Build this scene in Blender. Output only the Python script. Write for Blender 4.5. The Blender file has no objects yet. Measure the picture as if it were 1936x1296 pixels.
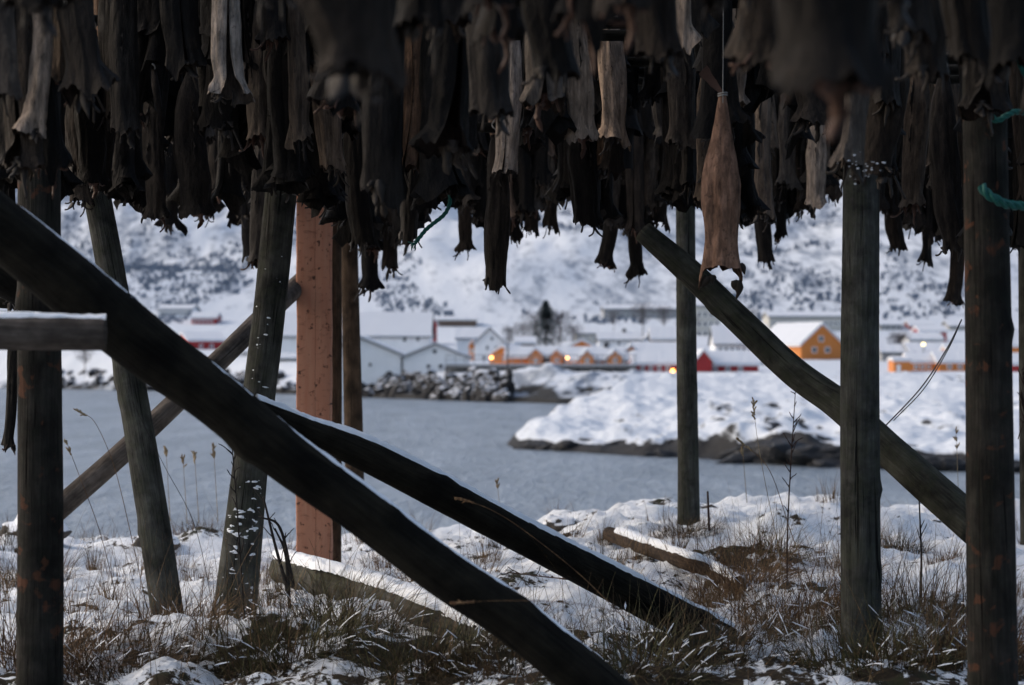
import bpy, bmesh, math, random
import numpy as np
from mathutils import Vector, Matrix

# ------------------------------------------------------------------ camera, light
SC = bpy.context.scene
F = 4100.0            # focal length in photograph pixels
CX, CY = 968.0, 648.0
HY = 690.0            # row of the horizon
CZ = 1.1              # camera height above the ground
SEA = CZ - 4.0
PITCH = math.atan((HY - CY) / F)

cam_d = bpy.data.cameras.new('camera')
cam = bpy.data.objects.new('camera', cam_d)
SC.collection.objects.link(cam)
cam.location = (0, 0, CZ)
cam.rotation_euler = (math.pi / 2 + PITCH, 0, 0)
cam_d.sensor_width = 23.6
cam_d.lens = 23.6 * F / 1936.0
cam_d.clip_start = 0.1
cam_d.clip_end = 6000
cam_d.dof.use_dof = True
cam_d.dof.focus_distance = 9.0
cam_d.dof.aperture_fstop = 2.6
SC.camera = cam

SUN_EL, SUN_AZ = math.radians(34), math.radians(-76)   # azimuth from +Y, clockwise
w = bpy.data.worlds.new('World'); SC.world = w; w.use_nodes = True
nt = w.node_tree; nt.nodes.clear()
sky = nt.nodes.new('ShaderNodeTexSky'); sky.sky_type = 'NISHITA'; sky.sun_disc = False
sky.sun_elevation = SUN_EL; sky.sun_rotation = SUN_AZ
sky.air_density = 1.0; sky.dust_density = 4.0; sky.ozone_density = 1.0
bg = nt.nodes.new('ShaderNodeBackground'); bg.inputs['Strength'].default_value = 0.15
wo = nt.nodes.new('ShaderNodeOutputWorld')
hs = nt.nodes.new('ShaderNodeHueSaturation'); hs.inputs['Saturation'].default_value = 1.0
nt.links.new(sky.outputs[0], hs.inputs['Color'])
nt.links.new(hs.outputs[0], bg.inputs['Color']); nt.links.new(bg.outputs[0], wo.inputs['Surface'])

sun_d = bpy.data.lights.new('sun', 'SUN'); sun_d.energy = 0.5; sun_d.angle = math.radians(130)
sun_d.color = (0.92, 0.965, 1.0)
sun = bpy.data.objects.new('sun', sun_d); SC.collection.objects.link(sun)
sdir = Vector((math.sin(SUN_AZ) * math.cos(SUN_EL), math.cos(SUN_AZ) * math.cos(SUN_EL), math.sin(SUN_EL)))
sun.rotation_euler = sdir.to_track_quat('Z', 'Y').to_euler()
SC.view_settings.view_transform = 'Standard'; SC.view_settings.look = 'None'
SC.view_settings.gamma = 1.0
SC.view_settings.exposure = 0.46
SC.cycles.max_bounces = 6

# ------------------------------------------------------------------ helpers
rnd = random.Random(7)
COL = SC.collection

def P(x, y, d):
    """point at world depth d seen at photograph pixel x, y"""
    u = (x - CX) / F; v = (CY - y) / F
    yw = math.cos(PITCH) - math.sin(PITCH) * v
    zw = math.sin(PITCH) + math.cos(PITCH) * v
    s = d / yw
    return Vector((u * s, d, zw * s + CZ))

def smooth(a, b, x):
    t = np.clip((np.asarray(x, float) - a) / (b - a), 0, 1)
    return t * t * (3 - 2 * t)

def _h(ix, iy, iz, seed):
    n = (ix.astype(np.int64) * 374761393 + iy.astype(np.int64) * 668265263 + iz.astype(np.int64) * 2147483647 + seed * 1274126177) & 0xffffffff
    n = ((n ^ (n >> 13)) * 1274126177) & 0xffffffff
    n = ((n ^ (n >> 16)) * 2246822519) & 0xffffffff
    n = n ^ (n >> 15)
    return (n & 0xffffff) / float(0xffffff) * 2 - 1

def noise(x, y, z=0.0, seed=0):
    x, y, z = np.broadcast_arrays(np.asarray(x, float), np.asarray(y, float), np.asarray(z, float))
    ix, iy, iz = np.floor(x), np.floor(y), np.floor(z)
    fx, fy, fz = x - ix, y - iy, z - iz
    fx = fx * fx * (3 - 2 * fx); fy = fy * fy * (3 - 2 * fy); fz = fz * fz * (3 - 2 * fz)
    r = 0
    for a in (0, 1):
        for b in (0, 1):
            for c in (0, 1):
                wgt = (fx if a else 1 - fx) * (fy if b else 1 - fy) * (fz if c else 1 - fz)
                r = r + wgt * _h(ix + a, iy + b, iz + c, seed)
    return r

def fbm(x, y, z=0.0, seed=0, o=4):
    r = 0; a = 1.0; s = 1.0; t = 0
    for k in range(o):
        r = r + a * noise(np.asarray(x) * s, np.asarray(y) * s, np.asarray(z) * s, seed + k * 17)
        t += a; a *= 0.5; s *= 2.03
    return r / t

def new_mesh(name, verts, faces, mats, parent=None, smooth_=True, uvs=None, midx=None, loc=None):
    me = bpy.data.meshes.new(name)
    me.from_pydata([tuple(v) for v in verts], [], [tuple(int(i) for i in f) for f in faces])
    if not isinstance(mats, (list, tuple)): mats = [mats]
    for m in mats: me.materials.append(m)
    if smooth_: me.polygons.foreach_set('use_smooth', [True] * len(me.polygons))
    if midx is not None: me.polygons.foreach_set('material_index', [int(i) for i in midx])
    if uvs is not None:
        ul = me.uv_layers.new(name='UVMap')
        li = np.zeros(len(me.loops), dtype=np.int32); me.loops.foreach_get('vertex_index', li)
        ul.data.foreach_set('uv', np.asarray(uvs, dtype=np.float32)[li].ravel())
    me.update()
    o = bpy.data.objects.new(name, me); COL.objects.link(o)
    if parent is not None: o.parent = parent
    if loc is not None: o.location = loc
    return o

def tag(o, label=None, cat=None, group=None, kind=None):
    if label: o['label'] = label
    if cat: o['category'] = cat
    if group: o['group'] = group
    if kind: o['kind'] = kind
    return o

def empty(name, loc, rz=0.0):
    o = bpy.data.objects.new(name, None); COL.objects.link(o)
    o.location = loc; o.rotation_euler = (0, 0, rz); o.empty_display_size = 0.1
    return o

def grid_faces(nr, nc):
    i = np.arange(nr - 1)[:, None] * nc + np.arange(nc - 1)[None, :]
    i = i.ravel()
    return np.stack([i, i + 1, i + nc + 1, i + nc], 1)

def fix_base(o):
    """move a mesh object's origin to the base of its bounding box"""
    vs = np.array([v.co for v in o.data.vertices])
    c = (vs.min(0) + vs.max(0)) / 2; c[2] = vs[:, 2].min()
    o.data.transform(Matrix.Translation(-Vector(c)))
    o.location = Vector(c)
    for ch in o.children: ch.location = ch.location - Vector(c)
    return o

# ------------------------------------------------------------------ materials
class NT:
    def __init__(s, name, rough=0.8, spec=0.3):
        s.m = bpy.data.materials.new(name); s.m.use_nodes = True
        s.t = s.m.node_tree; s.b = s.t.nodes['Principled BSDF']
        s.b.inputs['Roughness'].default_value = rough
        s.b.inputs['Specular IOR Level'].default_value = spec
    def n(s, ty, **k):
        x = s.t.nodes.new(ty)
        for a, v in k.items():
            if a in x.inputs.keys(): x.inputs[a].default_value = v
            else: setattr(x, a, v)
        return x
    def l(s, a, b): s.t.links.new(a, b)
    def coord(s, kind='Object', scale=(1, 1, 1), rot=(0, 0, 0)):
        c = s.n('ShaderNodeTexCoord'); mp = s.n('ShaderNodeMapping')
        mp.inputs['Scale'].default_value = scale; mp.inputs['Rotation'].default_value = rot
        s.l(c.outputs[kind], mp.inputs[0]); return mp.outputs[0]
    def noise(s, vec, scale=5, detail=4, rough=0.6, dist=0):
        x = s.n('ShaderNodeTexNoise'); x.inputs['Scale'].default_value = scale
        x.inputs['Detail'].default_value = detail; x.inputs['Roughness'].default_value = rough
        x.inputs['Distortion'].default_value = dist
        s.l(vec, x.inputs['Vector']); return x.outputs['Fac']
    def ramp(s, fac, stops):
        r = s.n('ShaderNodeValToRGB'); e = r.color_ramp.elements
        while len(e) < len(stops): e.new(0.5)
        for i, (p, c) in enumerate(stops):
            e[i].position = p; e[i].color = (c, c, c, 1) if isinstance(c, (int, float)) else (*c, 1)
        s.l(fac, r.inputs[0]); return r.outputs[0]
    def mix(s, fac, a, b, mode='MIX'):
        x = s.n('ShaderNodeMix'); x.data_type = 'RGBA'; x.blend_type = mode
        for k, v in ((0, fac), (6, a), (7, b)):
            if hasattr(v, 'node'): s.l(v, x.inputs[k])
            elif isinstance(v, (int, float)): x.inputs[k].default_value = v
            else: x.inputs[k].default_value = (*v, 1)
        return x.outputs[2]
    def math(s, op, a, b=0.0):
        x = s.n('ShaderNodeMath'); x.operation = op
        for k, v in ((0, a), (1, b)):
            if hasattr(v, 'node'): s.l(v, x.inputs[k])
            else: x.inputs[k].default_value = v
        return x.outputs[0]
    def bump(s, h, strength=0.5, dist=0.02, prev=None):
        b = s.n('ShaderNodeBump'); b.inputs['Strength'].default_value = strength
        b.inputs['Distance'].default_value = dist; s.l(h, b.inputs['Height'])
        if prev: s.l(prev, b.inputs['Normal'])
        return b.outputs[0]
    def out(s, col=None, nrm=None, rough=None):
        if col is not None:
            if hasattr(col, 'node'): s.l(col, s.b.inputs['Base Color'])
            else: s.b.inputs['Base Color'].default_value = (*col, 1)
        if nrm is not None: s.l(nrm, s.b.inputs['Normal'])
        if rough is not None: s.l(rough, s.b.inputs['Roughness'])
        return s.m
    def nz(s):
        g = s.n('ShaderNodeNewGeometry'); x = s.n('ShaderNodeSeparateXYZ')
        s.l(g.outputs['Normal'], x.inputs[0]); return x.outputs['Z']

def m_snow(name='snow'):
    k = NT(name, 0.75, 0.25)
    c = k.coord()
    n = k.noise(c, 60, 6, 0.7); n2 = k.noise(c, 8, 4)
    col = k.mix(n2, (0.76, 0.79, 0.84), (0.84, 0.86, 0.89))
    return k.out(col, k.bump(n, 0.5, 0.01))

def m_wood(name, dark, light, patch=None, patch_amt=0.0, moss=None, moss_amt=0.0, crack=0.5):
    """weathered timber; UV.x runs round the log (turns), UV.y along it (metres)"""
    k = NT(name, 0.85, 0.1)
    uv = k.coord('UV', (7, 4.5, 1)); uvf = k.coord('UV', (46, 5, 1)); ob = k.coord('UV', (2.6, 6, 1))
    oi = k.n('ShaderNodeObjectInfo')
    add = k.n('ShaderNodeVectorMath'); add.operation = 'ADD'
    cm = k.n('ShaderNodeCombineXYZ'); k.l(k.math('MULTIPLY', oi.outputs['Random'], 50), cm.inputs[2])
    def sh(v):
        a = k.n('ShaderNodeVectorMath'); a.operation = 'ADD'; k.l(v, a.inputs[0]); k.l(cm.outputs[0], a.inputs[1]); return a.outputs[0]
    uv, uvf, ob = sh(uv), sh(uvf), sh(ob)
    big = k.noise(uv, 1.0, 5, 0.6, 0.6)
    fine = k.noise(uvf, 1.0, 5, 0.65, 0.3)
    bl = k.noise(ob, 1.5, 5, 0.6)
    f = k.math('ADD', k.math('MULTIPLY', big, 0.55), k.math('MULTIPLY', fine, 0.45))
    col = k.mix(k.ramp(f, [(0.36, 0), (0.62, 1)]), dark, light)
    col = k.mix(k.ramp(bl, [(0.35, 0.75), (0.6, 0.0)]), col, tuple(0.45 * v for v in dark))
    if patch: col = k.mix(k.ramp(k.noise(ob, 2.6, 3, 0.5, 0.4), [(0.60, 0), (0.66, patch_amt)]), col, patch)
    if moss: col = k.mix(k.ramp(k.noise(ob, 3.3, 6, 0.7), [(0.45, 0), (0.6, moss_amt)]), col, moss)
    cr = k.ramp(k.noise(sh(k.coord('UV', (26, 1.3, 1))), 1.0, 3, 0.5, 0.8), [(0.31, 0.0), (0.35, 1.0)])
    col = k.mix(cr, tuple(0.3 * v for v in dark), col)
    h = k.math('ADD', k.math('MULTIPLY', fine, 0.5), k.math('MULTIPLY', cr, crack))
    h = k.math('ADD', h, k.math('MULTIPLY', bl, 0.6))
    return k.out(col, k.bump(h, 1.0, 0.02))

def m_plain(name, col, rough=0.7, var=0.25, scale=3.0, bump=0.3, spec=0.3, bscale=20, bd=0.02):
    k = NT(name, rough, spec); c = k.coord()
    n = k.noise(c, scale, 5, 0.6)
    a = tuple(v * (1 - var) for v in col); b = tuple(min(1, v * (1 + var)) for v in col)
    return k.out(k.mix(n, a, b), k.bump(k.noise(c, bscale, 4), bump, bd))

M = {}
M['snow'] = m_snow()
M['roof_snow'] = m_plain('settled_roof_snow', (0.58, 0.605, 0.65), 0.8, 0.05, 0.3, 0.3, 0.2, 2, 0.05)
M['post_grey'] = m_wood('weathered_grey_wood', (0.011, 0.0105, 0.0095), (0.066, 0.063, 0.055), moss=(0.03, 0.034, 0.023), moss_amt=0.4)
M['post_pale'] = m_wood('pale_weathered_wood', (0.018, 0.018, 0.016), (0.095, 0.094, 0.084), moss=(0.045, 0.05, 0.034), moss_amt=0.5)
M['post_dark'] = m_wood('dark_weathered_wood', (0.008, 0.0073, 0.0063), (0.039, 0.035, 0.030), patch=(0.10, 0.04, 0.022), patch_amt=0.7, moss=(0.016, 0.02, 0.014), moss_amt=0.3)
M['tar'] = m_wood('wet_dark_wood', (0.003, 0.0027, 0.0021), (0.021, 0.0185, 0.013))
M['moss_wood'] = m_wood('mossy_grey_wood', (0.014, 0.0135, 0.0115), (0.085, 0.083, 0.066), moss=(0.036, 0.04, 0.024), moss_amt=0.5)
M['brown_wood'] = m_wood('brown_wood', (0.03, 0.02, 0.013), (0.095, 0.062, 0.04))
M['pale_wood'] = m_wood('pale_driftwood', (0.05, 0.041, 0.035), (0.16, 0.135, 0.117), crack=0.9)
M['log_wood'] = m_wood('mossy_log_wood', (0.022, 0.02, 0.017), (0.10, 0.094, 0.08), moss=(0.055, 0.058, 0.026), moss_amt=0.5)

# salmon board with bark flecks and growth lines
k = NT('salmon_sawn_wood', 0.8, 0.2)
uv = k.coord('UV', (7, 3, 1)); fl = k.coord('UV', (5, 19, 1)); st = k.coord('UV', (45, 3, 1))
base = k.mix(k.noise(uv, 1.2, 4, 0.6), (0.29, 0.105, 0.060), (0.40, 0.215, 0.14))
base = k.mix(k.ramp(k.noise(fl, 1.0, 3, 0.5), [(0.62, 0), (0.68, 0.9)]), base, (0.03, 0.014, 0.01))
base = k.mix(k.ramp(k.noise(k.coord('UV', (3.2, 34, 1)), 1.0, 4, 0.6, 0.8), [(0.56, 0), (0.70, 0.5)]), base, (0.07, 0.03, 0.02))
sep = k.n('ShaderNodeSeparateXYZ'); k.l(k.coord('UV'), sep.inputs[0])
wob = k.math('MULTIPLY', k.noise(k.coord('UV', (0.01, 2.2, 1)), 1.0, 3), 0.03)
ln = k.math('ABSOLUTE', k.math('SUBTRACT', k.math('ADD', sep.outputs[0], wob), 0.565))
lm = k.ramp(ln, [(0.0, 1.0), (0.007, 0.0)])
base = k.mix(lm, base, (0.04, 0.018, 0.012))
h = k.math('SUBTRACT', k.noise(st, 1.0, 4), lm)
M['salmon'] = k.out(base, k.bump(h, 0.5, 0.006))

# fish skin / cavity, tinted per fish by the object colour
def m_fish(name, inner):
    k = NT(name, 0.72 if not inner else 0.8, 0.12)
    oi = k.n('ShaderNodeObjectInfo')
    c = k.coord('Object', (1, 1, 0.16)); c2 = k.coord('Object', (1, 1, 0.5))
    s1 = k.noise(c, 55, 5, 0.65, 0.5); s2 = k.noise(c2, 22, 5, 0.65); s3 = k.noise(k.coord('Object'), 160, 4, 0.7)
    f = k.ramp(k.math('ADD', k.math('MULTIPLY', s1, 0.5), k.math('MULTIPLY', s2, 0.5)), [(0.34, 0.22), (0.50, 0.8), (0.66, 1.7)])
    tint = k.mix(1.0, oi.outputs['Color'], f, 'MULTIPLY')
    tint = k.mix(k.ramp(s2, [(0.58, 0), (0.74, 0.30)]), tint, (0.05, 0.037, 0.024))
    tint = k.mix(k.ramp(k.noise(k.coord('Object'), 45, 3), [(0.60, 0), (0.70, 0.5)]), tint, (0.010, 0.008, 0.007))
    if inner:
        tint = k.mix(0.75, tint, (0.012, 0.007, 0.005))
    h = k.math('ADD', k.math('MULTIPLY', s1, 1.0), k.math('MULTIPLY', s3, 0.25))
    return k.out(tint, k.bump(h, 0.7, 0.006, k.bump(s2, 0.9, 0.02)))
M['fish'] = m_fish('dried_fish_skin', False)
M['fish_in'] = m_fish('dried_fish_cavity', True)
M['flap'] = m_plain('dried_fish_fin', (0.022, 0.016, 0.012), 0.65, 0.6, 30, 0.5, 0.3, 120, 0.004)
M['flap_red'] = m_plain('dried_fish_reddish_fin', (0.06, 0.028, 0.017), 0.6, 0.5, 25, 0.5, 0.3, 120, 0.004)
M['twine'] = m_plain('white_twine', (0.25, 0.24, 0.22), 0.9, 0.2, 60, 0.5)
M['rope'] = m_plain('green_rope', (0.0, 0.085, 0.068), 0.6, 0.4, 120, 0.8, 0.4, 220, 0.004)
M['wire'] = m_plain('steel_wire', (0.09, 0.09, 0.095), 0.5, 0.3, 60, 0.3)

def m_grass(name, a, b, c_):
    k = NT(name, 0.8, 0.2); c = k.coord('Object')
    n = k.noise(c, 14, 4, 0.7); n2 = k.noise(c, 90, 2, 0.5)
    col = k.mix(k.ramp(n2, [(0.38, 0), (0.6, 1)]), a, b)
    return k.out(k.mix(k.ramp(n, [(0.45, 0), (0.6, 1)]), col, c_))
M['grass_brown'] = m_grass('dry_brown_grass', (0.095, 0.048, 0.024), (0.22, 0.135, 0.068), (0.05, 0.028, 0.016))
M['grass_green'] = m_grass('dull_green_grass', (0.035, 0.04, 0.017), (0.12, 0.105, 0.048), (0.06, 0.036, 0.019))
M['grass_dark'] = m_grass('dark_matted_grass', (0.04, 0.024, 0.014), (0.12, 0.075, 0.038), (0.032, 0.03, 0.015))
M['grass_straw'] = m_grass('straw_brown_grass', (0.09, 0.05, 0.026), (0.24, 0.155, 0.082), (0.06, 0.042, 0.022))
M['grass_pale'] = m_grass('pale_straw_grass', (0.2, 0.15, 0.09), (0.34, 0.27, 0.17), (0.13, 0.09, 0.05))
M['stalk_dark'] = m_plain('dark_weed_stem', (0.012, 0.009, 0.008), 0.8, 0.4, 40)
M['stalk_red'] = m_plain('red_brown_stem', (0.035, 0.017, 0.012), 0.8, 0.4, 40)

# near ground: snow broken by earth and matted turf (mask = 'bare' vertex attribute)
k = NT('patchy_snow_ground', 0.8, 0.2)
c = k.coord('Object'); at = k.n('ShaderNodeAttribute'); at.attribute_name = 'bare'
fn = k.noise(c, 26, 6, 0.7); md = k.noise(c, 5, 5, 0.65)
msk = k.math('ADD', at.outputs['Fac'], k.math('MULTIPLY', k.math('SUBTRACT', fn, 0.5), 1.7))
msk = k.math('ADD', msk, k.math('MULTIPLY', k.math('SUBTRACT', md, 0.5), 2.2))
msk = k.ramp(msk, [(0.46, 0), (0.56, 1)])
snowc = k.mix(md, (0.84, 0.87, 0.91), (0.90, 0.92, 0.95))
turf = k.mix(k.noise(k.coord('Object', (1, 3, 1)), 30, 5, 0.7), (0.012, 0.009, 0.006), (0.06, 0.042, 0.024))
turf = k.mix(k.ramp(k.noise(c, 9, 3), [(0.5, 0), (0.62, 0.7)]), turf, (0.025, 0.03, 0.012))
hh = k.math('SUBTRACT', k.math('MULTIPLY', fn, 0.6), k.math('MULTIPLY', msk, 0.6))
M['ground'] = k.out(k.mix(msk, snowc, turf), k.bump(hh, 1.0, 0.045))

# snow and rock terrain; 'rock' vertex attribute drives where snow cannot lie
def m_terrain(name, s1, s2, s3, rockA, rockB, lo, hi, stretch=(1, 1, 1), amp=1.0, rot=(0, 0, 0), bd=1.0, snowA=(0.52, 0.56, 0.615), dark=False):
    k = NT(name, 0.85, 0.15)
    c = k.coord('Object', stretch, rot); at = k.n('ShaderNodeAttribute'); at.attribute_name = 'rock'
    n1 = k.noise(c, s1, 6, 0.68, 0.4); n2 = k.noise(c, s2, 5, 0.65, 0.2); n3 = k.noise(c, s3, 4, 0.6)
    f = k.math('ADD', k.math('MULTIPLY', k.math('SUBTRACT', n1, 0.5), amp), k.math('MULTIPLY', k.math('SUBTRACT', n2, 0.5), amp))
    f = k.math('ADD', f, at.outputs['Fac'])
    f = k.ramp(f, [(lo, 0), (hi, 1)])
    sn = k.mix(n3, snowA, (0.61, 0.64, 0.685))
    rk = k.mix(n2, rockA, rockB)
    if dark: rk = k.mix(k.ramp(at.outputs['Fac'], [(0.62, 0), (0.8, 1)]), rk, k.mix(n2, (0.008, 0.009, 0.010), (0.042, 0.041, 0.040)))
    return k.out(k.mix(f, sn, rk), k.bump(n1, 0.6, bd))
M['headland'] = m_terrain('snowy_headland', 0.45, 1.3, 0.2, (0.008, 0.009, 0.011), (0.040, 0.039, 0.040), 0.42, 0.60, (1.0, 0.14, 1.6), 1.25, (0, 0, 0.15), bd=0.35)
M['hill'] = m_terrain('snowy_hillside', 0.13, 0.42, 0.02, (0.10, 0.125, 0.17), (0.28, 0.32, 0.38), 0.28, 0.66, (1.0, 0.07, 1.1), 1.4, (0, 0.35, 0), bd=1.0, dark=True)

k = NT('sea_water', 0.18, 0.5)
c = k.coord('Object', (1.0, 0.30, 1)); n1 = k.noise(c, 2.0, 5, 0.7); n2 = k.noise(k.coord('Object', (1, 0.16, 1)), 0.45, 5, 0.65)
hh = k.math('ADD', n1, k.math('MULTIPLY', n2, 0.7))
M['water'] = k.out(k.mix(k.ramp(k.math('MULTIPLY', k.math('ADD', n2, n1), .5), [(0.38, 0), (0.62, 1)]), (0.085, 0.125, 0.175), (0.27, 0.33, 0.405)), k.bump(hh, 1.0, 1.1))  # light and dark of ripple reflections painted into the base colour too
k.b.inputs['Roughness'].default_value = 0.32

k = NT('snow_capped_rock', 0.85, 0.2)
c = k.coord('Object'); n = k.noise(c, 2.2, 5, 0.65)
f = k.ramp(k.math('ADD', k.nz(), k.math('MULTIPLY', k.math('SUBTRACT', n, 0.5), 0.9)), [(0.66, 0), (0.78, 1)])
M['rock_snow'] = k.out(k.mix(f, k.mix(n, (0.014, 0.014, 0.016), (0.06, 0.057, 0.055)), (0.58, 0.6, 0.64)), k.bump(n, 0.8, 0.15))

def paint(name, col): return m_plain(name, col, 0.6, 0.12, 0.8, 0.3, 0.3, 6, 0.03)
M['white'] = paint('white_painted_boards', (0.82, 0.83, 0.84))
M['greywall'] = paint('grey_boards', (0.27, 0.28, 0.29))
M['beige'] = paint('beige_render', (0.50, 0.49, 0.45))
M['orange'] = paint('orange_painted_boards', (0.60, 0.21, 0.05))
M['red'] = paint('red_painted_boards', (0.33, 0.028, 0.03))
M['brownwall'] = paint('brown_painted_boards', (0.14, 0.10, 0.08))
M['roofdark'] = paint('dark_roofing', (0.06, 0.06, 0.065))
M['concrete'] = m_plain('grey_quay_concrete', (0.26, 0.255, 0.25), 0.85, 0.35, 0.5, 0.4, 0.2, 3, 0.05)
M['yellow'] = paint('yellow_paint', (0.6, 0.42, 0.05))
M['teal'] = paint('teal_paint', (0.05, 0.35, 0.36))
M['glass'] = m_plain('dark_window_glass', (0.035, 0.045, 0.06), 0.15, 0.2, 1, 0.0, 0.6)
M['mast'] = m_plain('dark_metal', (0.05, 0.05, 0.055), 0.5)
M['conifer'] = m_plain('dark_spruce_needles', (0.014, 0.026, 0.028), 0.8, 0.5, 1.2)
M['bare'] = m_plain('bare_birch_twigs', (0.10, 0.085, 0.085), 0.85, 0.35, 1.0)
M['scrubm'] = m_plain('blue_grey_scrub_twigs', (0.17, 0.20, 0.25), 0.9, 0.35, 0.2)
M['bark'] = m_plain('tree_bark', (0.05, 0.04, 0.035), 0.9)
k = NT('lit_lamp'); k.b.inputs['Emission Color'].default_value = (1.0, 0.36, 0.08, 1); k.b.inputs['Emission Strength'].default_value = 7.0
M['lamp'] = k.out((0.9, 0.5, 0.2))
k = NT('lit_street_lamp'); k.b.inputs['Emission Color'].default_value = (1.0, 0.8, 0.35, 1); k.b.inputs['Emission Strength'].default_value = 3.0
M['lamp2'] = k.out((0.9, 0.8, 0.5))

# ------------------------------------------------------------------ near ground
crest_px = np.array([-400, 0, 330, 560, 760, 900, 1000, 1090, 1280, 1400, 1500, 1590, 1700, 1936, 2400])
crest_y = np.array([1020, 1015, 1020, 1012, 1008, 985, 980, 962, 958, 950, 942, 950, 955, 950, 950])
TUSS = []   # x, d, r, h  hummocks under tussocks
for (px, py, r, h) in [(520, 1235, 0.30, 0.10), (650, 1180, 0.30, 0.10), (130, 1200, 0.35, 0.08), (370, 1010, 0.35, 0.10),
                       (1545, 955, 0.50, 0.15), (1420, 1100, 0.35, 0.08), (1480, 1160, 0.35, 0.08), (1720, 1190, 0.45, 0.10),
                       (1470, 1050, 0.25, 0.10), (1700, 1040, 0.25, 0.08), (1000, 1250, 0.3, 0.08), (1320, 1235, 0.35, 0.07),
                       (800, 1250, 0.3, 0.06), (1800, 1260, 0.3, 0.1), (30, 1035, 0.4, 0.12), (1250, 1000, 0.4, 0.08)]:
    d = CZ * F / (py - HY); TUSS.append(((px - CX) * d / F, d, r, h))

def ground_z(x, d):
    x = np.asarray(x, float); d = np.asarray(d, float)
    px = CX + x / np.maximum(d, 1) * F
    zc = CZ - (np.interp(px, crest_px, crest_y) - HY) * 15.0 / F
    z = zc * smooth(8, 14.5, d)
    z = z + 0.07 * fbm(x * 1.3, d * 1.3, 0, 3, 4) + 0.085 * fbm(x * 3.2, d * 3.2, 0, 9, 4) + 0.045 * np.abs(fbm(x * 9, d * 14, 0, 12, 2))
    for (tx, td, r, h) in TUSS:
        z = z + h * np.exp(-((x - tx) ** 2 + (d - td) ** 2) / (r * r) * 1.6)
    drop = smooth(14.6, 18.6, d + 0.5 * fbm(x * 0.7, 0, 0, 4, 3))
    return z * (1 - drop) + (SEA - 0.6) * drop

_gx = np.arange(-6, 6, .025); _gd = np.arange(.5, 20, .025)
_GZ = ground_z(_gx[None, :], _gd[:, None])
def gz(x, d):
    a, b = min(max((x + 6) / .025, 0), len(_gx) - 1.01), min(max((d - .5) / .025, 0), len(_gd) - 1.01)
    i, j = int(a), int(b); a -= i; b -= j
    return float((_GZ[j, i] * (1 - a) + _GZ[j, i + 1] * a) * (1 - b) + (_GZ[j + 1, i] * (1 - a) + _GZ[j + 1, i + 1] * a) * b)
def on_ground(px, py):
    d = CZ * F / (py - HY)
    for _ in range(6):
        x = (px - CX) * d / F; d = 0.5 * d + 0.5 * (CZ - gz(x, d)) * F / (py - HY)
    return (px - CX) * d / F, d

ys = np.concatenate([np.linspace(0.5, 6.6, 30)[:-1], np.linspace(6.6, 9.5, 150)[:-1], np.linspace(9.5, 16, 200)[:-1], np.linspace(16, 20, 30)])
nx = 420
U = np.linspace(-1, 1, nx)
X = U[None, :] * (2.2 + 0.27 * ys[:, None]); Y = np.repeat(ys[:, None], nx, 1)
Z = ground_z(X, Y)
bare = 0.17 + 0.30 * fbm(X * 0.9, Y * 0.9, 0, 21, 4) + 0.30 * fbm(X * 4, Y * 5, 0, 23, 3)
bare = bare + 0.34 * smooth(8.9, 7.6, Y) + 0.25 * smooth(15.0, 17.0, Y)
for (tx, td, r, h) in TUSS:
    bare = bare + 0.26 * np.exp(-((X - tx) ** 2 + ((Y - td + 0.1)) ** 2) / (r * r) * 2.0)
go = new_mesh('snowy_ground', np.stack([X, Y, Z], -1).reshape(-1, 3), grid_faces(len(ys), nx), M['ground'])
a = go.data.attributes.new('bare', 'FLOAT', 'POINT'); a.data.foreach_set('value', bare.ravel().astype(np.float32))
tag(go, kind='structure')

# ------------------------------------------------------------------ sea
o = new_mesh('sea', [(-2500, 16.5, SEA), (2500, 16.5, SEA), (2500, 1600, SEA), (-2500, 1600, SEA)], [(0, 1, 2, 3)], M['water'])
tag(o, kind='structure')

# ------------------------------------------------------------------ far terrain
def polar(name, pxs, ds, zf, mat, rockf):
    PX, D = np.meshgrid(pxs, ds)
    Xw = (PX - CX) * D / F
    Zw = zf(PX, D, Xw)
    o = new_mesh(name, np.stack([Xw, D, Zw], -1).reshape(-1, 3), grid_faces(len(ds), len(pxs)), mat)
    gy = np.gradient(Zw, axis=0) / np.gradient(D, axis=0)
    gx = np.gradient(Zw, axis=1) / np.gradient(Xw, axis=1)
    r = rockf(PX, D, Xw, Zw, np.hypot(gx, gy))
    at = o.data.attributes.new('rock', 'FLOAT', 'POINT'); at.data.foreach_set('value', r.ravel().astype(np.float32))
    tag(o, kind='structure'); return o

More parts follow.
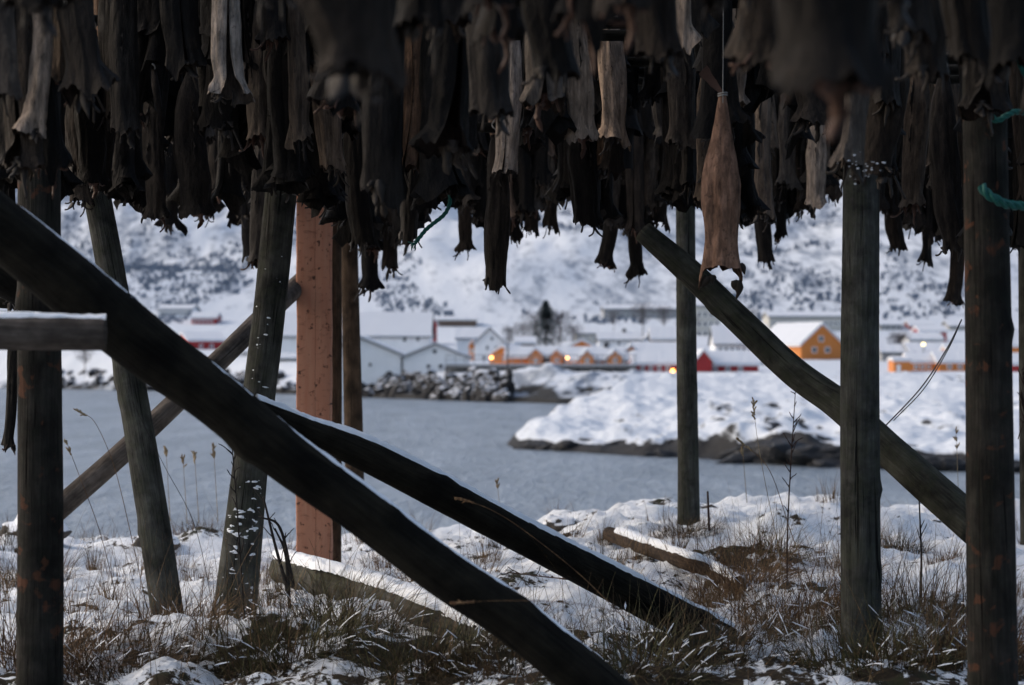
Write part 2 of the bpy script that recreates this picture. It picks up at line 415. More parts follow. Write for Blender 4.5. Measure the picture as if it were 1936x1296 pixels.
yg_d = np.array([200, 262, 285, 330, 360, 420, 480, 640, 800, 1100, 1400])
yg_y = np.array([716, 713, 705, 687, 673, 648, 600, 470, 340, 0, -250])
def shore_d(px): return np.interp(px, [-600, 0, 560, 700, 900, 1050, 1200, 2600], [420, 372, 292, 264, 234, 218, 214, 212])
def far_z(PX, D, X):
    y = np.interp(D, yg_d, yg_y)
    z = CZ + (HY - y) * D / F
    z = z + smooth(420, 700, D) * (18 * fbm(X / 110, D / 160, 0, 31, 3) + 5 * fbm(X / 25, D / 60, 0, 35, 3) + 1.2 * fbm(X / 6, D / 20, 0, 37, 2))
    z = z + 0.12 * fbm(X / 7, D / 7, 0, 36, 3)
    z = z + smooth(430, 560, D) * smooth(1250, 1800, PX) * 10
    sd = shore_d(PX) + 3.0 * fbm(X / 9, D / 9, 0, 41, 3) + 6 * fbm(X / 30, 0, 0, 43, 2) * smooth(850, 1000, PX)
    s = smooth(0, 26, D - sd)
    b = np.clip((D - sd) / 2.0, -1, 1) * 0.55 + s * (z - SEA)
    rocky = smooth(860, 930, PX) * (1 - smooth(1180, 1250, PX))
    b = b + rocky * smooth(2, 12, D - sd) * (1 - smooth(26, 42, D - sd)) * (1.7 * fbm(X / 4, D / 6, 0, 47, 4) + 0.1)
    return SEA + np.where(D > sd, np.maximum(b, -1), -1)
def far_rock(PX, D, X, Z, S):
    r = (0.85 + 0.3 * fbm(X / 2, D / 2, 0, 51, 3)) * (1 - smooth(0.5, 1.9, Z - SEA + 0.6 * fbm(X / 3, D / 3, 0, 52, 3))) - 0.10 + 0.75 * (smooth(0.16, 0.5, S)) * (D < 300)
    r = r + smooth(430, 520, D) * (0.42 + 0.30 * fbm(X / 22 + D / 200, D / 130, 0, 55, 4) + 0.10 * smooth(600, 200, PX) + .05 * smooth(1250, 1500, PX))
    r = r + 0.12 * smooth(380, 440, D) * (1 - smooth(440, 600, D)) * smooth(850, 1000, PX)
    return r
far_ds = np.concatenate([np.linspace(203, 300, 120)[:-1], np.linspace(300, 440, 90)[:-1], np.linspace(440, 1400, 150)])
polar('hillside', np.arange(-700, 2650, 6.0), far_ds, far_z, M['hill'], far_rock)
def fz(px, d):
    x = (px - CX) * d / F
    return float(far_z(np.array([float(px)]), np.array([float(d)]), np.array([x]))[0])

# headland
rx = [900, 940, 1000, 1100, 1180, 1300, 1436, 1600, 1936, 2500]
def head_z(PX, D, X):
    ds = np.interp(PX, [900, 940, 1130, 1300, 1590, 1936, 2500], [112, 104.5, 98, 92.5, 84.5, 80, 78])
    ds = ds + 1.6 * fbm(X / 4, 0, 0, 61, 3)
    dr = np.interp(PX, rx, [107, 108, 115, 128, 142, 168, 185, 190, 200, 200])
    yr = np.interp(PX, rx, [870, 845, 800, 756, 726, 712, 709, 708, 710, 710])
    zr = (HY - yr) * dr / F + CZ - SEA
    t = np.clip((D - ds) / np.maximum(dr - ds, 1), 0, 1)
    step = np.minimum(zr, 0.75 + 1.1 * np.maximum(fbm(X / 5, 0, 0, 63, 2), -.3) + .5 * fbm(X / 1.6, D / 3, 0, 62, 3))
    step = step * (.15 + .85 * smooth(935, 1040, PX))
    z = step * smooth(0, 2.6, D - ds + .8 * fbm(X / 1.2, D / 1.5, 0, 64, 3)) + (zr - step) * t ** 0.8
    sh = np.clip(zr / 1.5, 0.2, 1)
    z = z + sh * smooth(0, 4, D - ds) * (0.45 * fbm(X / 4 + D / 10, D / 9, 0, 65, 4) + 0.28 * fbm(X / 1.3, D / 2.5, 0, 67, 3))
    back = smooth(0, np.where(PX < 1250, 26, 60), D - dr)
    z = z * (1 - back * (1 - smooth(1200, 1330, PX))) 
    z = np.where(D < ds, -0.8, z)
    z = np.where(PX < 945, z - smooth(945, 915, PX) * 2, z)
    far = (HY - np.interp(D, yg_d, yg_y)) * D / F + CZ - SEA
    z = np.where(D > dr, z + (far - zr) * smooth(0, 60, D - dr) * smooth(1200, 1330, PX), z)
    z = z - 0.7 * smooth(0, 6, D - dr) * smooth(1250, 1180, PX)
    z = z - .5 * smooth(985, 930, PX)
    return SEA + z
def head_rock(PX, D, X, Z, S):
    th = np.interp(PX, [940, 1100, 1300, 1450, 1520, 1600, 1936], [.28, .38, .52, 1.25, 1.0, .65, .6])
    return 0.8 * (1 - smooth(0.75, 1.2, (Z - SEA) / th + 0.9 * fbm(X / 2.5, D / 9, 0, 71, 4))) + 0.18 + 0.35 * smooth(0.3, 0.8, S) + .28 * fbm(X / 2.2 + D / 12, D / 22, 0, 73, 4)
polar('rocky_headland', np.arange(905, 2300, 2.6), np.concatenate([np.linspace(76, 112, 190)[:-1], np.linspace(112, 130, 60)[:-1], np.linspace(130, 262, 90)]), head_z, M['headland'], head_rock)
def hz(px, d):
    x = (px - CX) * d / F
    return float(head_z(np.array([float(px)]), np.array([float(d)]), np.array([x]))[0])

# ------------------------------------------------------------------ tubes and logs
def tube(pts, rads, nseg=20, sub=10, rough=0.06, seed=1, flat=1.0, knots=0, caps=True, squareness=0.0):
    """swept log: returns verts, faces, uvs, and per-ring frames"""
    pts = np.array([tuple(p) for p in pts], float); rads = np.array(rads, float)
    n = len(pts); m = (n - 1) * sub + 1
    tt = np.linspace(0, n - 1, m)
    def cr(A):
        A = np.asarray(A, float).reshape(n, -1)
        E = np.vstack([2 * A[0] - A[1], A, 2 * A[-1] - A[-2]])
        o = []
        for t in tt:
            i = min(int(t), n - 2); f = t - i
            p0, p1, p2, p3 = E[i], E[i + 1], E[i + 2], E[i + 3]
            o.append(0.5 * (2 * p1 + (p2 - p0) * f + (2 * p0 - 5 * p1 + 4 * p2 - p3) * f * f + (3 * p1 - p0 - 3 * p2 + p3) * f ** 3))
        return np.array(o)
    C = cr(pts); R = cr(rads)[:, 0]
    T = np.gradient(C, axis=0); T /= np.linalg.norm(T, axis=1)[:, None]
    ref = np.array([0, 1.0, 0]) if abs(T[:, 1]).max() < 0.9 else np.array([0, 0, 1.0])
    A = ref[None] - (T @ ref)[:, None] * T; A /= np.linalg.norm(A, axis=1)[:, None]
    B = np.cross(T, A)
    L = np.concatenate([[0], np.cumsum(np.linalg.norm(np.diff(C, axis=0), axis=1))])
    th = np.linspace(0, 2 * math.pi, nseg + 1)
    TH, LL = np.meshgrid(th, L)
    rr = 1 + rough * fbm(np.cos(TH) * 1.2 + 5, np.sin(TH) * 1.2, LL * 1.6, seed, 4) * 1.6
    rr = rr + rough * 0.5 * fbm(np.cos(TH) * 4, np.sin(TH) * 4, LL * 0.8, seed + 3, 3)
    if squareness: rr = rr * (1 - squareness + squareness / np.maximum(np.abs(np.cos(TH)), np.abs(np.sin(TH))) ** 0.97)
    kr = np.random.RandomState(seed)
    for _ in range(knots):
        a0 = kr.uniform(math.pi * 0.6, math.pi * 1.4); l0 = kr.uniform(0.1, 0.95) * L[-1]
        s = kr.uniform(0.02, 0.035)
        dd = ((TH - a0) * R.mean()) ** 2 + (LL - l0) ** 2
        rr = rr + 0.22 * np.exp(-dd / (s * s)) - 0.14 * np.exp(-dd / (s * s * 0.2))
    V = C[:, None, :] + (R[:, None] * rr)[..., None] * (np.cos(TH)[..., None] * A[:, None, :] * flat + np.sin(TH)[..., None] * B[:, None, :])
    nc = nseg + 1
    verts = V.reshape(-1, 3); faces = [tuple(f) for f in grid_faces(m, nc)]
    uv = np.stack([TH / (2 * math.pi), LL], -1).reshape(-1, 2)
    if caps:
        for ri in (0, m - 1):
            c = len(verts); verts = np.vstack([verts, C[ri] + T[ri] * (0.004 if ri else -0.004)]); uv = np.vstack([uv, [0.5, L[ri]]])
            for j in range(nseg):
                f = (ri * nc + j, ri * nc + j + 1, c); faces.append(f if ri else f[::-1])
    return verts, faces, uv, (C, R, T, A, B, L, rr)

def snow_on(frames, seed, parent, thick=0.018, width=0.8, cover=0.0, name='snow', lo=0.0, hi=1.0, lift=0.97):
    """uneven snow lying along the upper side of a log"""
    C, R, T, A, B, L, rr = frames
    sub = 5; m0 = len(C); m = (m0 - 1) * sub + 1
    ti = np.linspace(0, m0 - 1, m)
    g = lambda a: np.stack([np.interp(ti, np.arange(m0), a[:, j]) for j in range(3)], 1)
    C2, T2 = g(C), g(T); T2 /= np.linalg.norm(T2, axis=1)[:, None]
    R2 = np.interp(ti, np.arange(m0), R); L2 = np.interp(ti, np.arange(m0), L)
    up = np.array([0, 0, 1.0]); Un = up[None] - (T2 @ up)[:, None] * T2; Un /= np.linalg.norm(Un, axis=1)[:, None]
    S = np.cross(T2, Un)
    nc = 15
    aa = np.linspace(-width, width, nc)
    AA, LL = np.meshgrid(aa, L2)
    edge = 1 - np.abs(AA / width) ** 2.0
    n = fbm(LL * 5, AA * 2, 0, seed, 4) * 0.9 + 0.35 * fbm(LL * 30, AA * 9, 0, seed + 5, 3)
    h = thick * np.clip(edge * 1.25 + n * 1.3 - 0.25 + cover, -0.6, 1.3) 
    fr = L2 / L2[-1]
    h = h - thick * 3 * ((fr < lo) | (fr > hi))[:, None]
    rad = R2[:, None] * lift + h
    V = C2[:, None, :] + rad[..., None] * (np.cos(AA)[..., None] * Un[:, None, :] + np.sin(AA)[..., None] * S[:, None, :])
    F_ = grid_faces(m, nc); keep = (h.ravel()[F_].max(1) > -0.2 * thick)
    return new_mesh(name, V.reshape(-1, 3), F_[keep], M['snow'], parent)

def log(name, pts, rads, mat, label, cat, group=None, snow=None, **k):
    v, f, uv, fr = tube(pts, rads, **k)
    o = new_mesh(name, v, f, mat, uvs=uv)
    tag(o, label, cat, group)
    if snow:
        for i, s in enumerate(snow if isinstance(snow, list) else [snow]):
            snow_on(fr, k.get('seed', 1) + 40 + i, o, **s)
    fix_base(o)
    return o

PG = 'upright posts of the drying rack'
# left thick post, runs up into the rack
log('rack_post', [P(75, 1330, 7.15), P(76, 1000, 7.15), P(75, 640, 7.15), P(74, 330, 7.15), P(72, -120, 7.15)],
    [0.077, 0.074, 0.071, 0.069, 0.066], M['post_dark'], 'thick dark round post at the left edge, crossed by a snow-topped rail', 'post', PG, seed=11, nseg=28, sub=16, knots=6, rough=0.035)
log('rack_post', [P(320, 1185, 9.7), P(287, 960, 9.75), P(243, 700, 9.85), P(185, 380, 10.0), P(120, 60, 10.1)],
    [0.072, 0.07, 0.066, 0.062, 0.058], M['post_pale'], 'grey pole leaning to the left with two dark knots, standing in snow', 'post', PG, seed=13, nseg=26, sub=16, knots=9, rough=0.04)
lp = log('rack_post', [P(440, 1195, 9.45), P(455, 1050, 9.45), P(480, 820, 9.5), P(508, 600, 9.55), P(535, 330, 9.6), P(560, 60, 9.7)],
    [0.098, 0.088, 0.075, 0.072, 0.072, 0.066], M['post_pale'], 'grey pole flecked with snow, leaning right, beside the orange board post', 'post', PG, seed=17, nseg=26, sub=14, knots=8, rough=0.05)
# salmon board
def board(name, x0, x1, yt, yb, d, depth, mat, label, cat, group=None, chips=True, seed=5, lean=0):
    bl, br = P(x0, yb, d), P(x1, yb, d); tl, tr = P(x0 + lean, yt, d), P(x1 + lean, yt, d)
    n = 60; V = []; uv = []
    rs = 0.009
    Lz = (tl - bl).length
    for i in range(n):
        t = i / (n - 1); a = bl.lerp(tl, t); b = br.lerp(tr, t)
        prof = [(0, rs), (rs * .3, rs * .3), (rs, 0), (.25, 0), (.5, -.002), (.75, 0), (1 - rs, 0), (1, rs)]
        W = (b - a).length
        pr = [(0, depth), (0, depth * .5), (0, rs), (rs * .3, rs * .3), (rs, 0), (W * .33, -.001), (W * .66, 0), (W - rs, 0), (W - rs * .3, rs * .3), (W, rs), (W, depth * .5), (W, depth)]
        per = 0
        for j, (ox, oy) in enumerate(pr):
            e = 0.0035 * float(noise(j * 0.3, t * Lz * 5, 0, seed)) + 0.002 * float(noise(j, t * Lz * 22, 3, seed))
            V.append((a.x + ox + e * (1 if ox > W / 2 else -1 if ox < .01 else 0), a.y + oy + e, a.z))
            uv.append((ox / W if 0.1 < oy / depth < 2 or True else 0, t * Lz))
    m = 12
    Fc = [tuple(f) for f in grid_faces(n, m)] + [((i + 1) * m + m - 1, i * m + m - 1, i * m, (i + 1) * m)[::-1] for i in range(n - 1)]
    Fc += [tuple(range((n - 1) * m, n * m)), tuple(reversed(range(m)))]
    o = new_mesh(name, V, Fc, mat, uvs=uv); tag(o, label, cat, group); fix_base(o); return o
board('timber_post', 560, 626, -60, 1092, 12.1, 0.09, M['salmon'], 'salmon orange sawn timber post with a long dark crack and bark flecks', 'post', PG)
log('rack_post', [P(633, 1072, 12.5), P(633, 700, 12.5), P(631, 250, 12.5), P(630, -150, 12.5)], [0.038, 0.041, 0.042, 0.04], M['brown_wood'],
    'slender brown pole right behind the orange timber post', 'post', PG, seed=19, rough=0.02, sub=14)
log('rack_post', [P(672, 1000, 14.7), P(668, 800, 14.7), P(662, 540, 14.7), P(656, 200, 14.7)], [0.066, 0.064, 0.06, 0.056], M['brown_wood'],
    'brown rounded pole with grey left side, ending behind the snowy beam', 'post', PG, seed=23, rough=0.025, sub=16, knots=4)
log('rack_post', [P(1303, 1075, 13.0), P(1301, 850, 13.0), P(1298, 640, 13.0), P(1296, 380, 13.0), P(1295, 100, 13.0)], [0.071, 0.064, 0.061, 0.058, 0.055], M['post_pale'],
    'slim grey post standing in turf at the water edge, with a bare tan scar', 'post', PG, seed=29, rough=0.03, sub=14, knots=3)
log('rack_post', [P(1630, 1300, 7.9), P(1627, 1000, 7.9), P(1626, 700, 7.9), P(1628, 380, 7.9), P(1630, -60, 7.9)], [0.073, 0.072, 0.07, 0.066, 0.064], M['post_pale'],
    'straight grey-green post with fish hung against its top, right of centre', 'post', PG, seed=31, nseg=28, rough=0.03, sub=16, knots=8)
log('rack_post', [P(1878, 1360, 6.6), P(1873, 1000, 6.6), P(1868, 600, 6.6), P(1862, 250, 6.6), P(1858, -120, 6.6)], [0.076, 0.074, 0.069, 0.067, 0.064], M['post_dark'],
    'thick dark post at the right with rust-brown patches and green rope', 'post', PG, seed=37, nseg=28, rough=0.03, sub=16, knots=5)
log('rack_post', [P(1955, 1120, 12.0), P(1951, 700, 12.0), P(1947, 300, 12.0)], [0.075, 0.072, 0.068], M['post_grey'],
    'grey post cut off by the right edge of the photo', 'post', PG, seed=41, rough=0.03, sub=16)
# frozen snow clinging to the leaning pole in irregular patches
def clinging_snow(host, frames, seed, thr, a0=-1.2, a1=1.2, lo=0.0, hi=1.0, freq=26):
    C, R_, T, A, B, L, rr = frames
    m0 = len(C); m = int(L[-1] / .006); ti = np.linspace(lo * (m0 - 1), hi * (m0 - 1), m); nc = 30
    g = lambda q: np.stack([np.interp(ti, np.arange(m0), q[:, j]) for j in range(3)], 1)
    C2, A2, B2 = g(C), g(A), g(B); R2 = np.interp(ti, np.arange(m0), R_); L2 = np.interp(ti, np.arange(m0), L)
    th = math.pi + np.linspace(a0, a1, nc); TH, LL = np.meshgrid(th, L2)
    tr = np.linspace(0, 2 * math.pi, rr.shape[1]); r2 = np.stack([np.interp(th, tr, rr[min(m0 - 1, int(round(q)))]) for q in ti])
    n = fbm(TH * R2[:, None] * freq * .75, LL * freq * 2.0, 0, seed, 4) + .35 * fbm(TH * .9, LL * 2.2, 0, seed + 1, 3)
    h = np.clip((n - thr) * .02, -.004, .006)
    V = C2[:, None] + (R2[:, None] * r2 + h)[..., None] * (np.cos(TH)[..., None] * A2[:, None] + np.sin(TH)[..., None] * B2[:, None])
    Fq = grid_faces(m, nc); keep = h.ravel()[Fq].max(1) > 0
    o = new_mesh('snow', V.reshape(-1, 3), Fq[keep], M['snow']); o.parent = host; o.location = -host.location
_v, _f, _u, lfr = tube([P(440, 1195, 9.45), P(455, 1050, 9.45), P(480, 820, 9.5), P(508, 600, 9.55), P(535, 330, 9.6), P(560, 60, 9.7)],
    [0.098, 0.088, 0.075, 0.072, 0.072, 0.066], seed=17, nseg=26, sub=14, knots=8, rough=0.05)
clinging_snow(lp, lfr, 5, .47, -.9, .9, 0, .42, 36)
clinging_snow(lp, lfr, 9, .62, -.9, .9, .42, .9, 40)

BG = 'diagonal braces of the drying rack'
# near dark beam
log('diagonal_beam', [P(-60, 388, 5.7), P(60, 480, 5.75), P(175, 575, 5.8), P(290, 668, 5.85), P(400, 748, 5.9), P(540, 862, 5.95), P(680, 962, 6.0), P(830, 1078, 6.05), P(980, 1180, 6.1), P(1180, 1345, 6.15)],
    [0.080, 0.079, 0.082, 0.078, 0.074, 0.070, 0.067, 0.068, 0.069, 0.072], M['tar'],
    'longest near-black diagonal beam running from upper left to the bottom centre', 'beam', BG, seed=43, nseg=28, sub=10, rough=0.05, knots=8,
    snow=[dict(thick=0.005, width=0.5, cover=-0.3, lo=0.03, hi=0.97)])
log('diagonal_beam', [P(478, 768, 7.5), P(560, 805, 7.6), P(700, 865, 7.7), P(850, 942, 7.85), P(1000, 1022, 8.0), P(1160, 1105, 8.2), P(1370, 1215, 8.45)],
    [0.030, 0.043, 0.058, 0.063, 0.062, 0.067, 0.072], M['tar'],
    'dark diagonal beam with a white line of snow on top, ending in grass', 'beam', BG, seed=47, nseg=28, sub=12, rough=0.05, knots=5,
    snow=[dict(thick=0.013, width=0.6, cover=0.05)])
log('diagonal_brace', [P(100, 972, 10.2), P(240, 848, 10.3), P(390, 705, 10.6), P(490, 608, 11.2), P(574, 530, 12.5)],
    [0.056, 0.053, 0.052, 0.053, 0.057], M['pale_wood'], 'thin grey-brown brace rising to the right across the water at the left', 'brace', BG, seed=53, sub=14, rough=0.04)
log('diagonal_brace', [P(1215, 438, 8.9), P(1300, 512, 8.85), P(1400, 608, 8.75), P(1500, 702, 8.65), P(1590, 768, 8.5), P(1700, 868, 8.25), P(1850, 1000, 8.0)],
    [0.044, 0.054, 0.057, 0.060, 0.062, 0.066, 0.070], M['moss_wood'], 'greenish mossy brace slanting down to the right behind two posts', 'brace', BG, seed=59, nseg=26, sub=12, rough=0.05, knots=4)
log('horizontal_rail', [P(-60, 628, 5.35), P(60, 630, 5.36), P(140, 631, 5.37), P(200, 632, 5.38)], [0.043, 0.043, 0.042, 0.041], M['pale_wood'],
    'pale cracked rail end with snow on top jutting in at the left edge', 'rail', None, seed=61, nseg=26, sub=14, rough=0.025,
    snow=[dict(thick=0.009, width=0.7, cover=0.15)])
log('broken_beam', [P(-50, 505, 8.4), P(0, 525, 8.4), P(42, 555, 8.4)], [0.075, 0.07, 0.055], M['tar'],
    'short dark slanting beam piece at the far left, behind the thick post', 'beam', BG, seed=67, sub=10, rough=0.05,
    snow=[dict(thick=0.01, width=0.7, cover=0.4)])

def ol(px, py, r):
    x, d = on_ground(px, py)
    for _ in range(12):
        p = P(px, py, d); e = p.z - (gz(p.x, d) + r * 1.15); d = d + e * 4
        d = min(13, max(8, d))
    return P(px, py, d)
# fallen logs
def gp(px, py, up=0.0):
    x, d = on_ground(px, py); return Vector((x, d, gz(x, d) + up))
log('fallen_log', [ol(535, 1078, .07), ol(610, 1100, .07), ol(700, 1122, .062), ol(790, 1155, .056), ol(860, 1186, .05), ol(935, 1212, .042)],
    [0.078, 0.074, 0.066, 0.058, 0.052, 0.042], M['log_wood'], 'curved mossy fallen log with a thick cap of snow in front of the orange post', 'log', 'logs lying in the snow',
    seed=71, nseg=24, sub=12, rough=0.06, knots=3, snow=[dict(thick=0.03, width=0.72, cover=0.25)])
log('fallen_log', [ol(1152, 1010, .04), ol(1215, 1034, .04), ol(1290, 1060, .04), ol(1350, 1086, .036), ol(1400, 1112, .02)],
    [0.042, 0.042, 0.04, 0.036, 0.03], M['brown_wood'], 'straight brown pole lying half buried in snow below the slim post', 'log', 'logs lying in the snow',
    seed=73, nseg=20, sub=12, rough=0.04, snow=[dict(thick=0.02, width=0.8, cover=0.3, lo=0.1)])

# ------------------------------------------------------------------ fish
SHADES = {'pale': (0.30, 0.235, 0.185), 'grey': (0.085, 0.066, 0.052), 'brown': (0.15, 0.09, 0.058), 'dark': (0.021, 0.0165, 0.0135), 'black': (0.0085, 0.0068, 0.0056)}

def fish_body(seed, flare=1.0, slit=1.0):
    r_ = np.random.RandomState(seed)
    nu, nv = 40, 52
    t = np.linspace(0, 1, nv) ** 0.9
    R = np.interp(t, [0, .05, .16, .32, .55, .8, .9, .96, 1.0], [.014, .024, .042, .052, .056 + .005 * r_.randn(), .052 + .004 * r_.randn(), .050, .058, .068 + .008 * flare * r_.rand()])
    R = np.convolve(np.pad(R, 1, 'edge'), np.ones(3) / 3, 'valid')
    g = np.interp(t, [0, .3, .5, .75, 1], [0.02, 0.03, .06 * slit, .15 * slit, .35 * slit + .04])
    s = np.linspace(0, 1, nu)
    G = g[:, None]; TH = G + s[None, :] * (2 * math.pi - 2 * G); T = np.repeat(t[:, None], nu, 1)
    ed = np.minimum(TH - G, 2 * math.pi - G - TH)
    RR = R[:, None] * (1 - 0.16 * np.exp(-ed / 0.25) * smooth(.2, .5, T) * (1 - 1.5 * smooth(.8, 1, T)))
    ws = smooth(.05, .4, T)
    c, sn = np.cos(TH), np.sin(TH)
    RR = RR * (1 + ws * (0.30 * fbm(c * 1.6 + 9, sn * 1.6, T * 2.6, seed, 3) + 0.22 * (np.abs(fbm(c * 3.2, sn * 3.2 + 3, T * 1.6, seed + 1, 3)) - .2) + .10 * fbm(c * 6, sn * 6, T * 2.5, seed + 8, 3)
                    + 0.05 * fbm(c * 10, sn * 10, T * 5, seed + 2, 3)))
    fl = smooth(.88, 1.0, T)
    RR = RR * (1 - .13 * fl * (flare < .5) + fl * (0.30 * flare * noise(c * 1.3, sn * 1.3, 7, seed + 4) + .10 * noise(c * 4, sn * 4, 3, seed + 5)))
    z = T.copy() * 0.62
    lobe = 0
    for _ in range(2 + r_.randint(2)):
        a0 = r_.uniform(.5, 2 * math.pi - .5); wd = r_.uniform(.25, .6); am = r_.uniform(.01, .05)
        lobe = lobe + am * np.exp(-np.abs(TH - a0) / wd)
    jag = 0.010 * noise(TH * 5, 0, 0, seed + 6) + 0.008 * noise(TH * 12, 0, 0, seed + 7)
    z = z + smooth(.86, 1.0, T) * (lobe + jag - 0.02)
    flatn = r_.uniform(.62, .9)
    bx, by = r_.uniform(-.026, .026), r_.uniform(-.018, .018); sk = r_.uniform(-.022, .022)
    Xo = RR * sn * 1.04 + bx * np.sin(T * r_.uniform(2.6, 5)) + sk * smooth(.72, 1, T); Yo = -RR * c * flatn + by * np.sin(T * 2.6 + 1)
    tw = r_.uniform(-.5, .5) * T
    Xr = Xo * np.cos(tw) - Yo * np.sin(tw); Yr = Xo * np.sin(tw) + Yo * np.cos(tw)
    out = np.stack([Xr, Yr, -z], -1)
    cen = np.stack([Xr.mean(1), Yr.mean(1)], -1)[:, None, :]
    inn = out.copy(); dv = out[..., :2] - cen; nl = np.linalg.norm(dv, axis=-1, keepdims=True) + 1e-6
    inn[..., :2] = out[..., :2] - dv / nl * np.minimum(0.005, nl * .5)
    N = nu * nv; gf = grid_faces(nv, nu)
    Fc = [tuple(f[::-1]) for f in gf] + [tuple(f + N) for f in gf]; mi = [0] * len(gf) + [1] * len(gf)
    for i in range(nv - 1):
        for e in (0, nu - 1):
            q = (i * nu + e, (i + 1) * nu + e, (i + 1) * nu + e + N, i * nu + e + N); Fc.append(q if e == 0 else q[::-1]); mi.append(0)
    for j in range(nu - 1):
        b = (nv - 1) * nu; Fc.append((b + j, b + j + 1, b + j + 1 + N, b + j + N)); mi.append(1)
        Fc.append((j + 1, j, j + N, j + 1 + N)); mi.append(0)
    return np.vstack([out.reshape(-1, 3), inn.reshape(-1, 3)]), Fc, mi

def spike(V, Fc, base, dr, up, ln, w, curl, r_):
    """one curled papery flap"""
    n = 7; p = Vector(base); d = Vector(dr).normalized(); s = d.cross(Vector(up)).normalized(); b0 = len(V)
    for i in range(n):
        t = i / (n - 1); ww = w * (1 - t) ** .45 * (1 + .4 * math.sin(t * 7 + w * 900)) + .0012
        nrm = d.cross(s).normalized()
        for q in (-1, 0, 1):
            V.append(tuple(p + s * ww * q + nrm * (.004 * (1 - abs(q)) + .0)))
        V.append(tuple(p - nrm * .003))
        p = p + d * ln / (n - 1); d = (d + nrm * curl * .25 + s * r_.uniform(-.25, .25)).normalized(); s = (s - d * s.dot(d)).normalized()
    for i in range(n - 1):
        a_ = b0 + i * 4
        for q, w_ in ((0, 1), (1, 2), (2, 3), (3, 0)): Fc.append((a_ + q, a_ + w_, a_ + 4 + w_, a_ + 4 + q))
    a_ = b0 + (n - 1) * 4; Fc.append((a_, a_ + 1, a_ + 2, a_ + 3))

def fish_flaps(seed, n):
    r_ = random.Random(seed); V = []; Fc = []
    for i in range(n):
        a = r_.uniform(0, 6.28); r = r_.uniform(.02, .05)
        base = (math.cos(a) * r, math.sin(a) * r * .75, -.60 + r_.uniform(-.02, .02))
        spike(V, Fc, base, (math.cos(a) * r_.uniform(-.2, .7), math.sin(a) * .4, -1), (math.cos(a), math.sin(a), .2), r_.uniform(.02, .075), r_.uniform(.006, .018), r_.uniform(-1.4, 1.4), r_)
    return V, Fc

def fish_fin(seed):
    """ragged dorsal fins along the back"""
    r_ = random.Random(seed); V = []; Fc = []
    for z0, z1 in ((-.14, -.26), (-.30, -.40)):
        n = 9; b = len(V)
        for i in range(n):
            t = i / (n - 1); z = z0 + (z1 - z0) * t
            r0 = np.interp(-z, [0, .12, .25, .4], [.012, .028, .042, .044])
            h = .016 * math.sin(math.pi * min(1, t * 1.1 + .05)) * r_.uniform(.4, 1.3) + .003
            V += [(-.0015, r0 * .7, z), (r_.uniform(-.006, .006), r0 * .75 + h, z - .012), (.0015, r0 * .7, z)]
        for i in range(n - 1):
            a_ = b + i * 3; Fc += [(a_, a_ + 3, a_ + 4, a_ + 1), (a_ + 1, a_ + 4, a_ + 5, a_ + 2)]
    return V, Fc

PROTO = []
for i in range(20):
    v, f, mi = fish_body(100 + i * 7, flare=[0.3, 1.6, 0.8, 2.2, 0.0][i % 5], slit=[0.2, 0.8, 0.35, 1.3, 0.15][i % 5])
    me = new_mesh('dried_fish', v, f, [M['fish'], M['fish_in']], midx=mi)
    fv, ff = fish_flaps(300 + i, 5 + i % 5)
    mf = new_mesh('neck_flap', fv, ff, M['flap_red'] if i % 5 == 2 else M['flap'])
    dv, df = fish_fin(500 + i)
    md = new_mesh('fin', dv, df, M['flap'])
    PROTO.append((me.data, mf.data, md.data))
    for q in (me, mf, md): bpy.data.objects.remove(q)
# tail tie at the rail
tv, tf, tuv, _ = tube([(0, 0, .06), (.012, .0, .045), (0, .012, .03), (-.012, 0, .015), (0, -.012, 0.0), (.012, 0, -.012), (0, .0, -.03)], [.0035] * 7, nseg=6, sub=4)
tie_o = new_mesh('string', tv, tf, M['twine']); TIE = tie_o.data; bpy.data.objects.remove(tie_o)

FISH = []      # records
TIERS = [CZ + 1.05 + 0.30 * k_ for k_ in range(6)]
RAILS = {}
def add_fish(px, yb, d, shade='dark', wid=None, var=None, label=None, rot=None, length=None, flake=0):
    """px, yb = photo position of the lower end; d = distance"""
    for (xa, xb, ya, dm) in ((25, 125, 360, 6.75), (135, 215, 400, 9.3), (470, 575, 330, 8.8), (1592, 1662, 365, 7.4), (1262, 1312, 300, 12.2)):
        if xa < px < xb and yb < ya and d > dm: d = dm * rnd.uniform(.93, 1)
    tip = P(px, yb, d)
    row = round(d / 0.22) * 0.22 if label is None else d
    cands = [z for z in TIERS if .58 <= z - tip.z <= .94]
    zt = cands[-1] if cands else tip.z + .6
    Ls = (zt - tip.z)
    var = rnd.randrange(20) if var is None else var
    body, flap, fin = PROTO[var]
    o = bpy.data.objects.new('dried_fish', body); COL.objects.link(o)
    o.location = (tip.x, d, zt)
    sx = (wid * d / F) / 0.118 if wid else rnd.uniform(.9, 1.12)
    zmin = -0.655
    o.scale = (sx, sx * rnd.uniform(.9, 1.05), Ls / -zmin)
    rz = rot if rot is not None else rnd.gauss(0, 0.9) + (0 if rnd.random() < .3 else math.pi)
    o.rotation_euler = (rnd.gauss(0, .03), rnd.gauss(0, .035), rz)
    c = SHADES[shade]; j = rnd.uniform(.75, 1.25); wm = rnd.uniform(-.08, .1)
    o.color = (c[0] * j * (1 + wm), c[1] * j, c[2] * j * (1 - wm), 1)
    for nm, me in (('neck_flap', flap), ('fin', fin), ('string', TIE)):
        q = bpy.data.objects.new(nm, me); COL.objects.link(q); q.parent = o
    FISH.append(dict(o=o, px=px, yb=yb, d=d, w=(wid or sx * .115 * F / d), L=Ls * F / d, label=label, shade=shade))
    RAILS.setdefault((round(d / 0.44), round(zt, 2)), []).append((tip.x, d))
    return o

